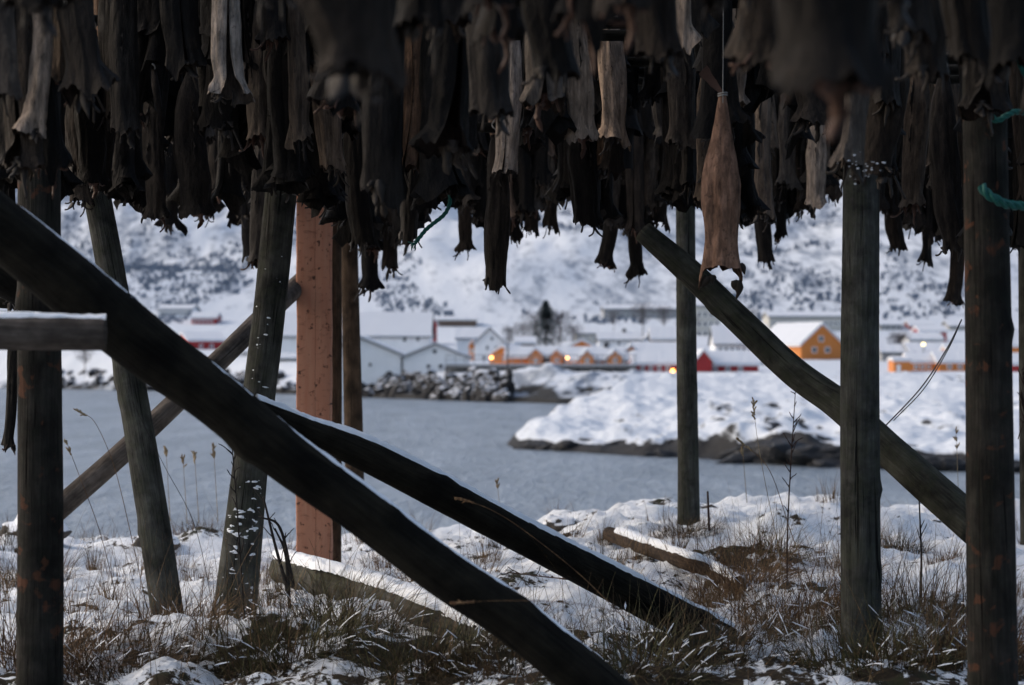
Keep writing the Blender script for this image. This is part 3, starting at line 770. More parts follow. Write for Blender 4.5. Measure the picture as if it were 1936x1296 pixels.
H = [ # px, ybottom, width, shade, label
 (62, 285, 66, 'pale', 'pale grey dried cod with flared lower rim hanging before the left post'),
 (110, 188, 58, 'grey', 'smooth grey dried cod just right of the pale flared one at far left'),
 (185, 212, 44, 'brown', 'narrow light brown dried cod above the top of the leaning left pole'),
 (240, 278, 58, 'dark', 'broad dark grey dried cod with a thin rolled rim, upper left'),
 (355, 160, 46, 'pale', 'pale split dried cod ending high, left of the whitest split one'),
 (430, 210, 60, 'pale', 'palest split dried cod at upper left, belly slit open like two strips'),
 (475, 292, 54, 'grey', 'grey dried cod with wide bell-shaped rim above the snow-flecked pole'),
 (362, 425, 60, 'dark', 'long dark dried cod reaching down over the hillside, left third'),
 (288, 432, 50, 'dark', 'dark dried cod with splayed ragged end, left of the long dark one'),
 (318, 446, 32, 'black', 'thin black dried cod with drooping hooked tip over the snow, left'),
 (395, 425, 30, 'dark', 'small dark dried cod with twig-like fins at its end, left third'),
 (466, 502, 26, 'dark', 'narrow dried strip hanging beside the snow-flecked leaning pole'),
 (495, 518, 40, 'dark', 'low dark dried cod overlapping the snow-flecked leaning pole'),
 (555, 295, 40, 'grey', 'grey dried cod between the leaning pole and the orange timber post'),
 (610, 352, 54, 'pale', 'mottled blue-grey dried cod ending on top of the orange timber post'),
 (140, 402, 48, 'dark', 'dark dried cod between the thick left post and the leaning pole'),
 (196, 368, 44, 'black', 'black dried cod in front of the leaning left pole'),
 (75, 350, 56, 'black', 'black ragged dried cod hanging against the thick left post'),
 (780, 345, 60, 'brown', 'light brown dried cod with a long open slit, left of the green rope'),
 (722, 408, 76, 'dark', 'wide dark dried cod with bell-shaped rim right of the orange post'),
 (915, 212, 36, 'grey', 'small grey dried cod with flared rim in the upper middle'),
 (962, 352, 48, 'pale', 'long pale grey dried cod folded lengthwise in the middle of the rack'),
 (938, 345, 28, 'brown', 'thin brown fold of dried fish beside the long pale grey one'),
 (1085, 290, 56, 'pale', 'palest smooth dried cod with rim flared to the left, middle of the rack'),
 (1145, 286, 50, 'pale', 'pale brownish dried cod right beside the palest smooth one'),
 (1212, 180, 34, 'pale', 'short pale curled dried fish end at upper centre right'),
 (1272, 120, 62, 'pale', 'pale dried cod ending very high, left of the tied brown fish'),
 (1288, 292, 50, 'grey', 'grey dried cod with wide mushroom-like rim above the slim post'),
 (935, 555, 50, 'dark', 'low square-ended dark dried cod alone against the snow, centre'),
 (709, 565, 34, 'black', 'lowest black ragged dried fish right of the orange timber post'),
 (738, 525, 34, 'dark', 'dark dried cod with finger-like fins beside the lowest black one'),
 (675, 492, 48, 'black', 'black dried cod covering the tops of the brown poles'),
 (775, 468, 44, 'dark', 'dark dried cod touched by the frayed end of the green rope'),
 (884, 488, 32, 'dark', 'dark dried cod with spiky tip between green rope and the low square-ended one'),
 (968, 467, 24, 'black', 'small black dried fish tip just right of the low square-ended one'),
 (1002, 458, 26, 'dark', 'small dark dried fish with three spiky ends, centre'),
 (1036, 446, 26, 'dark', 'small dark curled dried fish over the snow, centre right'),
 (1112, 446, 58, 'black', 'rounded black dried cod with a nose-like tip, centre right'),
 (1165, 516, 32, 'dark', 'low dark dried cod with thorny end, left of its darker neighbour'),
 (1199, 538, 32, 'black', 'lowest black dried cod left of the mossy brace'),
 (1242, 440, 34, 'dark', 'dark dried fish meeting the upper end of the mossy brace'),
 (1397, 226, 54, 'pale', 'palest pinkish dried cod with brown edge behind the tied brown fish'),
 (1475, 310, 30, 'pale', 'narrow bright dried cod right of the palest pinkish one'),
 (1445, 430, 40, 'grey', 'grey dried cod with rolled rim just right of the tied brown fish'),
 (1436, 512, 32, 'dark', 'low dark dried cod with forked end right of the tied brown fish'),
 (1480, 468, 24, 'black', 'thin black dried cod with thorny tip over the snow, right half'),
 (1545, 402, 36, 'pale', 'pale ribbed dried cod left of the straight grey-green post'),
 (1510, 416, 34, 'dark', 'dark dried cod left of the pale ribbed one'),
 (1582, 390, 26, 'grey', 'narrow grey dried cod touching the straight grey-green post'),
 (1628, 358, 76, 'grey', 'broad grey dried cod with snow crumbs hung over the grey-green post'),
 (1686, 488, 32, 'dark', 'dark dried cod with split end just right of the grey-green post'),
 (1735, 418, 52, 'grey', 'smooth grey dried cod with rolled rim between the two right posts'),
 (1744, 512, 32, 'black', 'black pointed dried cod between the two right posts'),
 (1786, 500, 56, 'dark', 'long broad dark dried cod left of the thick right post'),
 (1716, 200, 30, 'brown', 'narrow brown dried cod ending high between the right posts'),
 (1775, 232, 40, 'grey', 'grey dried cod with snow on its rim between the right posts'),
 (1808, 584, 30, 'dark', 'lowest dried fish with feathery dark end touching the thick right post'),
 (1812, 262, 38, 'grey', 'grey dried cod brushing the left side of the thick right post'),
 (1660, 130, 60, 'dark', 'dark dried cod with snow on its shoulder right of the big blurred one'),
 (12, 600, 34, 'black', 'black dried fish hanging behind the snow-topped rail at the left edge'),
 (24, 862, 26, 'black', 'lowest black dried fish with claw-like end at the left edge'),
]
for (px, yb, wd, sh, lb) in H:
    z = 0.12 if sh == 'brown' else 0.115
    d = min(14.0, max(4.6, F * z / wd))
    if px < 30: d = 9.0
    elif yb > 380 and sh in ('dark', 'black') and px != 722: d = max(d, 9.9)
    add_fish(px, yb, d, sh, wd, label=lb, rot=rnd.uniform(-.9, .9) if 'slit' in lb or 'folded' in lb or 'strips' in lb else math.pi + rnd.uniform(-.8, .8))
# big blurred near fish
N_ = [(926, 258, 5.7, 84, 'dark', 'dark dried cod hanging before the small grey flared one, upper middle', 2.6),
      (1010, 190, 5.0, 88, 'black', 'black dried cod left of the palest smooth one, upper middle', 2.9),
      (1222, 150, 4.9, 90, 'dark', 'dark dried cod right of the pale brownish one, upper part', 3.3),
      (1798, 165, 4.7, 92, 'black', 'black dried cod left of the roped post top', 3.0),
      (1762, 182, 5.1, 92, 'dark', 'dark dried cod just left of the black one by the roped post', 3.1),
      (1735, 110, 4.6, 90, 'dark', 'dark dried cod ending high between the two right posts', 2.8),
      (655, 205, 3.05, 165, 'dark', 'large blurred dark dried cod nearest the camera, over the orange post', .4),
      (1545, 245, 2.75, 190, 'black', 'largest blurred black dried cod near the camera, right of the tied brown fish', -.3),
      (800, 110, 4.0, 105, 'black', 'blurred near dried cod with a pinkish rim in the upper middle', .8),
      (905, 60, 3.9, 95, 'black', 'blurred near dried cod ending close to the top edge, middle', 0),
      (1085, 95, 3.6, 110, 'black', 'blurred near dried cod with reddish edge above the palest smooth one', .6),
      (1185, 78, 3.5, 100, 'dark', 'blurred near dried cod with hanging flap, upper centre right', -.5),
      (985, 120, 4.2, 80, 'black', 'blurred dark dried cod left of the reddish-edged near one', 0),
      (1400, 60, 3.6, 100, 'dark', 'blurred near dried cod above the tied brown fish', 0),
      (1670, 60, 3.6, 110, 'black', 'blurred near dried cod at the top edge right of the largest one', 0.3),
      (30, 70, 3.9, 110, 'black', 'blurred near dried cod in the top left corner', 0.3),
      (160, 40, 3.9, 100, 'black', 'blurred near dried cod at the top edge, left', 0.3),
      (500, 30, 4.0, 90, 'black', 'blurred near dried cod at the top edge left of the nearest big one', 0.2),
      (1920, 190, 4.4, 95, 'black', 'black near dried fish in the top right corner beside the roped post', 0.3)]
for (px, yb, d, wd, sh, lb, rt) in N_:
    add_fish(px, yb, d, sh, wd, label=lb, rot=math.pi + rt % .8 - .4, var=[0, 2, 5, 7, 10, 12, 4, 9][int(px) % 8])

# filler fish packed behind, bounded by the traced lower outline of the mass
con_x = [-40, 0, 110, 165, 215, 250, 300, 345, 400, 425, 455, 520, 560, 640, 690, 720, 760, 800, 835, 855, 900, 960, 1000, 1050, 1075, 1110, 1150, 1210, 1250, 1330, 1400, 1440, 1490, 1530, 1590, 1640, 1670, 1740, 1790, 1830, 1936, 1990]
con_y = [340, 345, 375, 385, 360, 398, 425, 418, 405, 375, 440, 400, 340, 430, 480, 490, 480, 420, 385, 360, 440, 440, 430, 400, 390, 420, 440, 470, 400, 390, 430, 440, 425, 388, 350, 350, 420, 450, 470, 480, 480, 480]
cell = 8; gx0 = -24; NX = (1936 + 48) // cell; NY = 520 // cell
cov = np.zeros((NX, NY), int)
def cover(px, yb, w_, L_):
    i0, i1 = int((px - w_ * .40 - gx0) / cell), int((px + w_ * .40 - gx0) / cell)
    j0, j1 = int(max(0, yb - L_ * .56) / cell), int(max(0, yb - 26 * w_ / 60) / cell)
    cov[max(0, i0):max(0, i1 + 1), j0:j1] += 1
for f_ in FISH: cover(f_['px'], f_['yb'], f_['w'], f_['L'])
lim = np.interp(gx0 + cell * (np.arange(NX) + .5), con_x, con_y)
fr_ = random.Random(77)
HEROES = [f_ for f_ in FISH if f_['d'] > 4.5]
MAXF = 292
def uncovered(need):
    best = None
    jj = np.arange(NY)[None, :]
    m = (cov < need) & ((jj + 1) * cell < (lim - 34)[:, None])
    return np.argwhere(m)
need = 1
def clear_of_heroes(px, yb, d):
    wd = .118 * F / d
    for h_ in HEROES:
        if abs(h_['px'] - px) < (h_['w'] + wd) * .40 and yb > h_['yb'] - .60 * h_['L'] and d < h_['d'] + .15: return False
    return not (abs(px - 1365) < 34 + wd * .42 and yb > 165 and d < 8.1)
nd_ = 1
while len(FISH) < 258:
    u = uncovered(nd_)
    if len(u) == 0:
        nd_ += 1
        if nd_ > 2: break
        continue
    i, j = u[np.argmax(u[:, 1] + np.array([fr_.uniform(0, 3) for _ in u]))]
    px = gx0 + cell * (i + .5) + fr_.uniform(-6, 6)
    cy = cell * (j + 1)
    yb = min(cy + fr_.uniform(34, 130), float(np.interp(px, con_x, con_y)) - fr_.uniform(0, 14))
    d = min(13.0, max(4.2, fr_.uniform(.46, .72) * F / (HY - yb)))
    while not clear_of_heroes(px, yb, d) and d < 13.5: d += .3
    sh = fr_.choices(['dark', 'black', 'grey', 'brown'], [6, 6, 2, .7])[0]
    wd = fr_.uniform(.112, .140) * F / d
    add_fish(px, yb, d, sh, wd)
    cover(px, yb, wd, FISH[-1]['L'])
# nearer fish in front of every tail that would show
def hidden(px, y, d):
    return any(g_['d'] < d - .1 and abs(g_['px'] - px) < g_['w'] * .42 and g_['yb'] - 12 > y > g_['yb'] - g_['L'] * .85 for g_ in FISH)
q_ = 0
while q_ < len(FISH) and len(FISH) < 300:
    f_ = FISH[q_]; q_ += 1
    yt = f_['yb'] - f_['L']
    if yt < 8 or f_['px'] < -10 or f_['px'] > 1945: continue
    if hidden(f_['px'], yt + .12 * f_['L'], f_['d']): continue
    for fac in (.38, .28, .18, .10):
        yb = yt + fac * f_['L'] + fr_.uniform(0, 20); px = f_['px'] + fr_.uniform(-8, 8)
        d = min(f_['d'] - .4, fr_.uniform(.5, .8) * F / (HY - yb)); d = max(d, 3.9)
        if clear_of_heroes(px, yb, d):
            if d >= f_['d'] - .2: break
            sh = fr_.choices(['dark', 'black', 'grey'], [5, 6, 1])[0]
            add_fish(px, yb, d, sh, fr_.uniform(.115, .14) * F / d); cover(px, yb, FISH[-1]['w'], FISH[-1]['L']); break
n_ind = len(FISH)
# the rest of the crowd behind them, one mass
SV = []; SF = []; nvv = 0; cnt_s = 0
lo = []
for i in range(8):
    v, f, mi = fish_body(700 + i, flare=1.2, slit=.2)
    A_ = v[:40 * 52].reshape(52, 40, 3)[::3][:, list(range(0, 39, 3)) + [39]]
    lo.append((A_.reshape(-1, 3), grid_faces(A_.shape[0], A_.shape[1])))
for need in (1, 2, 3):
    tries = 0
    while tries < 900:
        tries += 1
        u = uncovered(need)
        if len(u) == 0: break
        i, j = u[fr_.randrange(len(u))]
        px = gx0 + cell * (i + .5); yb = min(cell * (j + 1) + fr_.uniform(30, 120), float(np.interp(px, con_x, con_y)) - fr_.uniform(6, 30))
        d = min(10.0, max(6.5, fr_.uniform(.4, .7) * F / (HY - yb)))
        while not clear_of_heroes(px, yb, d) and d < 15: d += .4
        if 1590 < px < 1665 or 30 < px < 120 or d < 8: d = max(d, 8.4)
        c_ = P(px, yb, d); sc_ = fr_.uniform(1.0, 1.25); L_ = fr_.uniform(.75, .98); a_ = fr_.uniform(0, 6.28)
        B_, G_ = lo[fr_.randrange(8)]; x_ = (B_[:, 0] * math.cos(a_) - B_[:, 1] * math.sin(a_)) * sc_; y_ = (B_[:, 0] * math.sin(a_) + B_[:, 1] * math.cos(a_)) * sc_
        SV.append(np.stack([x_ + c_.x, y_ + d, B_[:, 2] * L_ / .62 + c_.z + L_], -1)); SF.append(G_[:, ::-1] + nvv); nvv += len(B_); cnt_s += 1
        cover(px, yb, .118 * sc_ * F / d, L_ * F / d * 1.35)
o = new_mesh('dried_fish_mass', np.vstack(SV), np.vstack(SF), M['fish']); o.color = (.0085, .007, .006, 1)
tag(o, 'dark mass of dried fish hanging deeper in the rack behind the nearer ones', 'dried fish', kind='stuff')

# labels for the crowd: zone between landmarks, size and order within it
LM = [(-500, 'left edge'), (75, 'left post'), (190, 'leaning left pole'), (525, 'snow-flecked pole'), (640, 'orange post'), (842, 'green rope'), (935, 'square-ended fish'),
      (1112, 'rounded black fish'), (1300, 'slim post'), (1365, 'tied fish'), (1625, 'grey-green post'), (1868, 'right post'), (3000, 'right edge')]
ORD = ['first', 'second', 'third', 'fourth', 'fifth', 'sixth', 'seventh', 'eighth', 'ninth', 'tenth', 'eleventh', 'twelfth', 'thirteenth', 'fourteenth', 'fifteenth', 'sixteenth', 'seventeenth', 'eighteenth', 'nineteenth', 'twentieth'] + ['%dth' % q for q in range(21, 90)]
zones = {}
for f_ in FISH:
    if f_['label']: continue
    zi = max(q for q in range(len(LM) - 1) if LM[q][0] <= f_['px'])
    band = 'ending high' if f_['yb'] < 170 else 'ending midway' if f_['yb'] < 300 else 'ending low'
    zones.setdefault((zi, band, f_['shade']), []).append(f_)
WRD = {'dark': 'dark', 'black': 'blackish', 'grey': 'mid grey', 'brown': 'light brown', 'pale': 'pale'}
for (zi, band, sh), fs in zones.items():
    fs.sort(key=lambda q: q['px'])
    for n_, f_ in enumerate(fs):
        o_ = ORD[n_] + ' ' if len(fs) > 1 else ''
        f_['label'] = o_ + WRD[sh] + ' dried cod ' + band + ', between ' + LM[zi][1] + ' and ' + LM[zi + 1][1]
for f_ in FISH: tag(f_['o'], f_['label'], 'dried fish', 'dried cod hanging from the rack rails')

# rails the fish are tied to (above the picture)
for (rk, zt), L_ in RAILS.items():
    if len(L_) < 1: continue
    d = sum(q[1] for q in L_) / len(L_)
    xs = sorted(q[0] for q in L_)
    v, f, uv, fr = tube([(xs[0] - .2, d + .02, zt + .05), ((xs[0] + xs[-1]) / 2, d + .02, zt + .035), (xs[-1] + .2, d + .02, zt + .05)], [.022, .024, .022], nseg=10, sub=6, seed=rk)
    o = new_mesh('hanging_rail', v, f, M['tar'], uvs=uv); fix_base(o)
    tag(o, 'thin rail hidden above the hanging fish', 'rail', 'thin rails the fish hang from')

# the tied whole brown fish
def tied_fish():
    d = 7.9; k_ = d / F
    prof = [(178, 12), (200, 20), (235, 30), (270, 42), (310, 64), (350, 78), (390, 76), (430, 66), (470, 62), (500, 72), (520, 82)]
    ysr = np.linspace(178, 522, 60)
    wds = np.interp(ysr, [p[0] for p in prof], [p[1] for p in prof]); wds = np.convolve(np.pad(wds, 3, 'edge'), np.ones(7) / 7, 'valid')
    cxs = np.interp(ysr, [178, 230, 330, 430, 522], [1366, 1366, 1362, 1364, 1362])
    nu = 44; V = []; n = len(ysr)
    root = P(1366, 178, d)
    for inner in (0, 1):
        for i, yy in enumerate(ysr):
            t = i / (n - 1); c = P(cxs[i], yy, d)
            for j in range(nu):
                tq = 2 * math.pi * j / (nu - 1) * .985 + .02; th = tq + math.pi
                r = wds[i] / 2 * k_ - inner * .004
                r *= 1 + .16 * float(fbm(math.cos(th) * 1.5, math.sin(th) * 1.5, t * 4, 91, 4)) + .05 * float(noise(math.cos(th) * 6, math.sin(th) * 6, t * 3, 92)) - .2 * math.exp(-((tq - 3.5 - .3 * t) / .16) ** 2) * smooth(.35, .7, t) - .1 * math.exp(-((tq - 2.6) / .12) ** 2) * smooth(.5, .8, t)
                z = c.z
                e = float(smooth(.86, 1, t))
                z -= e * k_ * (34 * math.exp(-((tq - 4.75) / .5) ** 2) + 32 * math.exp(-((tq - 1.5) / .5) ** 2) + 6 * float(noise(tq * 5, 0, 0, 93)) - 14)
                V.append((c.x + r * math.sin(th + math.pi) * 1.0 - root.x, r * -math.cos(th + math.pi) * .62 * -1, z - root.z))
    N = n * nu; gf = grid_faces(n, nu)
    Fc = [tuple(f) for f in gf] + [tuple((f + N)[::-1]) for f in gf]; mi = [0] * len(gf) + [1] * len(gf)
    for j in range(nu - 1):
        b = (n - 1) * nu; Fc.append((b + j, b + j + 1, b + j + 1 + N, b + j + N)[::-1]); mi.append(1)
    o = new_mesh('tied_fish', V, Fc, [M['fish'], M['fish_in']], midx=mi, loc=root)
    o.color = (0.22, 0.125, 0.083, 1)
    # tail fan above the knot
    TV = []; TF = []
    for s_ in (-.004, .004):
        for i in range(8):
            t = i / 7
            for q in (-1, 0, 1):
                w_ = (.008 + .016 * t) * (1 - .15 * abs(math.sin(i * 2.1)))
                TV.append((-.012 - .07 * t + q * w_ * .7 + .01, s_ * (1 - .5 * t) + .01 * math.sin(t * 3), .004 + .085 * t + q * w_ * .75))
    for s_ in (0, 24):
        for i in range(7):
            for q in (0, 1):
                a_ = s_ + i * 3 + q; qd = (a_, a_ + 1, a_ + 4, a_ + 3); TF.append(qd if s_ else qd[::-1])
    tl = new_mesh('tail', TV, TF, M['flap_red'], o)
    v, f, _, _ = tube([(.0, -.016, .9), (.002, -.014, .4), (.0, -.014, .0), (.0, -.014, -.02)], [.0018] * 4, nseg=6, sub=6)
    v2, f2, _, _ = tube([(-.016, 0, .0), (0, -.017, .002), (.017, 0, .004), (0, .014, .0), (-.016, 0, -.008), (0, -.018, -.006), (.017, 0, -.004), (0, .014, -.006)], [.003] * 8, nseg=6, sub=5)
    st = new_mesh('string', np.vstack([v, v2]), list(f) + [tuple(i + len(v) for i in q) for q in f2], M['twine'], o)
    fv, ff = [], []
    r_ = random.Random(5)
    for (bx, bz, dx, ln) in ((-.055, -.665, -.4, .06), (.055, -.68, .15, .08), (.04, -.68, .3, .055), (-.04, -.66, 0, .04), (.06, -.62, .5, .05)):
        spike(fv, ff, (bx, -.01, bz), (dx, 0, -1), (0, -1, 0), ln, .013, .6, r_)
    new_mesh('neck_flap', fv, ff, M['flap'], o)
    tag(o, 'whole reddish-brown dried fish tied by its tail with white string, bulging belly', 'dried fish')
tied_fish()

# snow crumbs on the fish over the grey-green post and by the right post
def crumbs(host_label, px, py, sx, sy, n, d, seed):
    host = [f_['o'] for f_ in FISH if f_['label'] == host_label]
    if not host: return
    r_ = random.Random(seed); bm = bmesh.new()
    for _ in range(n):
        c = P(px + r_.gauss(0, sx), py + r_.gauss(0, sy), d)
        m = Matrix.Translation(c) @ Matrix.Diagonal((1.4, 1, .7, 1)) @ Matrix.Scale(r_.uniform(.001, .0034), 4)
        bmesh.ops.create_icosphere(bm, subdivisions=1, radius=1, matrix=m)
    me = bpy.data.meshes.new('snow'); bm.to_mesh(me); bm.free(); me.materials.append(M['snow'])
    o = bpy.data.objects.new('snow', me); COL.objects.link(o); o.parent = host[0]
    bpy.context.view_layer.update(); o.matrix_parent_inverse = host[0].matrix_world.inverted()
hd = [f_ for f_ in FISH if 'snow crumbs' in f_['label']][0]['d']
crumbs('broad grey dried cod with snow crumbs hung over the grey-green post', 1632, 318, 24, 12, 28, hd - .06, 4)
crumbs('dark dried cod with snow on its shoulder right of the big blurred one', 1690, 60, 14, 16, 40, 7.7, 6)

# ropes
def rope(pts, r, label, seed, fray=True):
    v, f, uv, fr = tube(pts, [r] * len(pts), nseg=10, sub=14, rough=0.0, seed=seed)
    C, R, T, A, B, L, rr = fr
    V = []; Fc = []
    for s_ in range(3):
        ph = s_ * 2.094; ang = L / (r * 7) * 2 * math.pi + ph
        ctr = C + (np.cos(ang) * r * .5)[:, None] * A + (np.sin(ang) * r * .5)[:, None] * B
        b = len(V); n = len(C)
        for i in range(n):
            for q in range(6):
                a_ = q / 6 * 6.283
                V.append(ctr[i] + r * .6 * (math.cos(a_) * A[i] + math.sin(a_) * B[i]))
        for i in range(n - 1):
            for q in range(6): Fc.append((b + i * 6 + q, b + i * 6 + (q + 1) % 6, b + (i + 1) * 6 + (q + 1) % 6, b + (i + 1) * 6 + q))
    if fray:
        r_ = random.Random(seed); e = C[-1]; td = T[-1]
        for _ in range(9):
            dv = Vector(td) + Vector((r_.uniform(-.9, .9), r_.uniform(-.5, .5), r_.uniform(-.9, .9)))
            spike(V, Fc, tuple(e), dv, (0, -1, 0.1), r * 5 * r_.uniform(.5, 1), r * .25, r_.uniform(-1, 1), r_)
    o = new_mesh('green_rope', V, Fc, M['rope']); tag(o, label, 'rope', 'green ropes'); fix_base(o)
def dense(pts, n=3):
    return pts
rope([P(846, 340, 8.6), P(851, 372, 8.6), P(848, 392, 8.6), P(838, 408, 8.6), P(818, 424, 8.6), P(806, 434, 8.6), P(796, 446, 8.6), P(785, 460, 8.6)], .0085, 'thin green rope end dangling before the snowy hill, frayed at its tip', 3)
rope([P(1838, 100, 6.45), P(1843, 150, 6.45), P(1856, 180, 6.44), P(1868, 210, 6.44), P(1884, 228, 6.44), P(1905, 218, 6.44), P(1925, 212, 6.46), P(1980, 222, 6.5)], .009, 'blue-green rope looped high round the thick right post', 5, False)
rope([P(1856, 352, 6.40), P(1866, 366, 6.39), P(1884, 378, 6.39), P(1910, 388, 6.42), P(1980, 392, 6.5)], .014, 'thicker green rope end halfway up the thick right post', 7)
rope([P(1930, 20, 6.6), P(1915, 60, 6.6), P(1928, 120, 6.6), P(1960, 180, 6.6)], .009, 'green rope hanging in the top right corner', 9, False)
v, f, uv, _ = tube([P(1818, 605, 9.0), P(1790, 660, 9.05), P(1740, 735, 9.15), P(1665, 815, 9.3)], [.0032] * 4, nseg=6, sub=12, rough=0)
v2, f2, uv2, _ = tube([P(1818, 605, 9.02), P(1793, 660, 9.07), P(1747, 735, 9.17), P(1690, 795, 9.25)], [.0025] * 4, nseg=6, sub=12, rough=0)
o = new_mesh('guy_wire', np.vstack([v, v2]), list(f) + [tuple(i + len(v) for i in q) for q in f2], M['wire']); tag(o, 'thin twisted grey wire slanting between the two right posts', 'wire'); fix_base(o)

# ------------------------------------------------------------------ grass and weeds
def blade(V, Fc, base, az, ln, w, lean, droop, r_, n=7):
    dx, dy = math.cos(az), math.sin(az)
    px_, py_, pz_ = base; el = math.pi / 2 - lean; b0 = len(V); st = ln / (n - 1)
    sx_, sy_ = -dy, dx; k0 = r_.uniform(-.35, .35)
    for i in range(n):
        t = i / (n - 1); ww = w * (1 - t * .85)
        V.append((px_ - sx_ * ww, py_ - sy_ * ww, pz_)); V.append((px_ + sx_ * ww, py_ + sy_ * ww, pz_ + ww * .5))
        c_ = math.cos(el); px_ += dx * c_ * st; py_ += dy * c_ * st; pz_ += math.sin(el) * st
        el -= droop * st / .1 * (1 + k0); a2 = k0 * .1; dx, dy = dx * math.cos(a2) - dy * math.sin(a2), dx * math.sin(a2) + dy * math.cos(a2)
    for i in range(n - 1): Fc.append((b0 + 2 * i, b0 + 2 * i + 1, b0 + 2 * i + 3, b0 + 2 * i + 2))

def tussock(px, py, n, rad, ln, mat, label, seed, lean=(.2, 1.2), droop=.28, w=.0018, azb=None, snow=12, group='grass tussocks poking through the snow', z0=0.0):
    r_ = random.Random(seed); x, d = on_ground(px, py); zb = gz(x, d) + z0; V = []; Fc = []
    for _ in range(n):
        a = r_.uniform(0, 6.283); rr_ = rad * math.sqrt(r_.random())
        bx, by = math.cos(a) * rr_, math.sin(a) * rr_ * .7
        az = a + r_.gauss(0, .7) if azb is None else r_.gauss(azb, .7)
        bz = gz(x + bx, d + by) - zb - .01
        blade(V, Fc, (bx, by, bz), az, ln * r_.uniform(.45, 1.15), w * r_.uniform(.6, 1.5), r_.uniform(*lean), droop * r_.uniform(.3, 1.6), r_)
    o = new_mesh('grass_tussock', V, Fc, M[mat], smooth_=False, loc=(x, d, zb)); tag(o, label, 'grass tussock', group)
    if snow:
        SV = []; SF = []
        nb = len(V) // 14
        for _ in range(snow * 3):
            b = r_.randrange(nb) * 14; i0 = r_.randrange(1, 4); i1 = min(6, i0 + 1); w0 = r_.uniform(.0012, .0036)
            pts = [(Vector(V[b + 2 * q]) + Vector(V[b + 2 * q + 1])) / 2 for q in range(i0, i1 + 1)]
            if abs((pts[-1] - pts[0]).normalized().z) > .8: continue
            c0 = len(SV); m_ = len(pts) * 2 - 1
            for q in range(m_):
                p = pts[q // 2] if q % 2 == 0 else (pts[q // 2] + pts[q // 2 + 1]) / 2
                w1 = w0 * (.25 if q in (0, m_ - 1) else r_.uniform(.7, 1.5)); t = pts[-1] - pts[0]; sd = Vector((-t.y, t.x, 0)).normalized() * w1
                SV += [tuple(p - sd), tuple(p + Vector((0, 0, w1 * .9 + .002))), tuple(p + sd)]
            for q in range(m_ - 1):
                a_ = c0 + q * 3; SF += [(a_, a_ + 3, a_ + 4, a_ + 1), (a_ + 1, a_ + 4, a_ + 5, a_ + 2)]
        if SV: new_mesh('snow', SV, SF, M['snow'], o)
    return o
T_ = [
 (60, 1255, 420, .26, .30, 'grass_brown', 'red-brown grass tussock round the foot of the thick left post'),
 (230, 1250, 420, .28, .26, 'grass_dark', 'dark flattened grass between the left post and the leaning pole'),
 (350, 1190, 260, .18, .22, 'grass_brown', 'brown grass clump at the foot of the leaning left pole'),
 (540, 1255, 500, .26, .30, 'grass_green', 'olive matted tussock below the snow-capped fallen log'),
 (660, 1195, 460, .20, .30, 'grass_dark', 'dark brown tussock in front of the snow-capped fallen log'),
 (790, 1250, 380, .25, .24, 'grass_green', 'greenish snowy grass left of the near-black beam, bottom'),
 (950, 1265, 380, .24, .24, 'grass_dark', 'dark tussock under the near-black beam at the bottom'),
 (375, 1015, 240, .26, .20, 'grass_brown', 'brown turf lump at the shore between the two leaning poles'),
 (690, 1000, 220, .22, .18, 'grass_brown', 'rusty grass at the shore beside the brown poles'),
 (560, 975, 70, .18, .42, 'grass_pale', 'tall pale straw grass at the shore left of the orange post'),
 (1545, 962, 620, .36, .24, 'grass_dark', 'big dark brown hummock at the shore left of the grey-green post'),
 (1400, 940, 170, .30, .18, 'grass_pale', 'pale frosted grass at the water edge right of the slim post'),
 (1300, 1012, 420, .20, .16, 'grass_dark', 'dark turf at the foot of the slim post'),
 (1470, 1050, 260, .16, .26, 'grass_green', 'green tuft drooping left in open snow'),
 (1400, 1120, 420, .20, .34, 'grass_brown', 'spiky brown tussock behind the end of the snowy beam'),
 (1500, 1185, 460, .26, .36, 'grass_brown', 'tall brown grass left of the foot of the grey-green post'),
 (1700, 1045, 260, .15, .18, 'grass_dark', 'dark turf lump right of the grey-green post'),
 (1785, 1070, 120, .08, .12, 'grass_brown', 'small brown tuft beside the thick right post'),
 (1740, 1190, 620, .36, .30, 'grass_dark', 'wide dark tussock between the two right posts, bottom'),
 (1640, 1262, 420, .26, .26, 'grass_green', 'green and brown grass around the foot of the grey-green post'),
 (1320, 1245, 460, .28, .26, 'grass_dark', 'dark grass where the snowy beam meets the ground'),
 (1190, 1265, 320, .24, .26, 'grass_green', 'sparse grass at the bottom right of the near-black beam'),
 (1850, 1250, 420, .28, .28, 'grass_brown', 'brown grass round the foot of the thick right post'),
 (20, 1035, 260, .25, .2, 'grass_dark', 'dark turf lump at the left edge near the water'),
 (60, 1110, 220, .22, .24, 'grass_dark', 'dark turf beside the thick left post, nearer the water'),
 (1130, 1075, 80, .15, .18, 'grass_green', 'thin green grass in snow above the snowy beam'),
 (730, 1080, 90, .16, .18, 'grass_brown', 'thin brown grass in snow between the two dark beams'),
 (1760, 970, 200, .25, .18, 'grass_dark', 'dark turf at the shore under the mossy brace'),
]
for i, (px, py, n, rad, ln, mt, lb) in enumerate(T_):
    pale = mt == 'grass_pale'
    tussock(px, py, int(n * 1.15), rad * (1.1 if py > 1150 else 1), ln * (1.35 if py > 1100 else 1), mt, lb, 900 + i, lean=(.05, .5) if pale and ln > .3 else (.15, 1.25), droop=.12 if pale else .30, snow=(0 if pale else 26 if py > 1150 else 10))

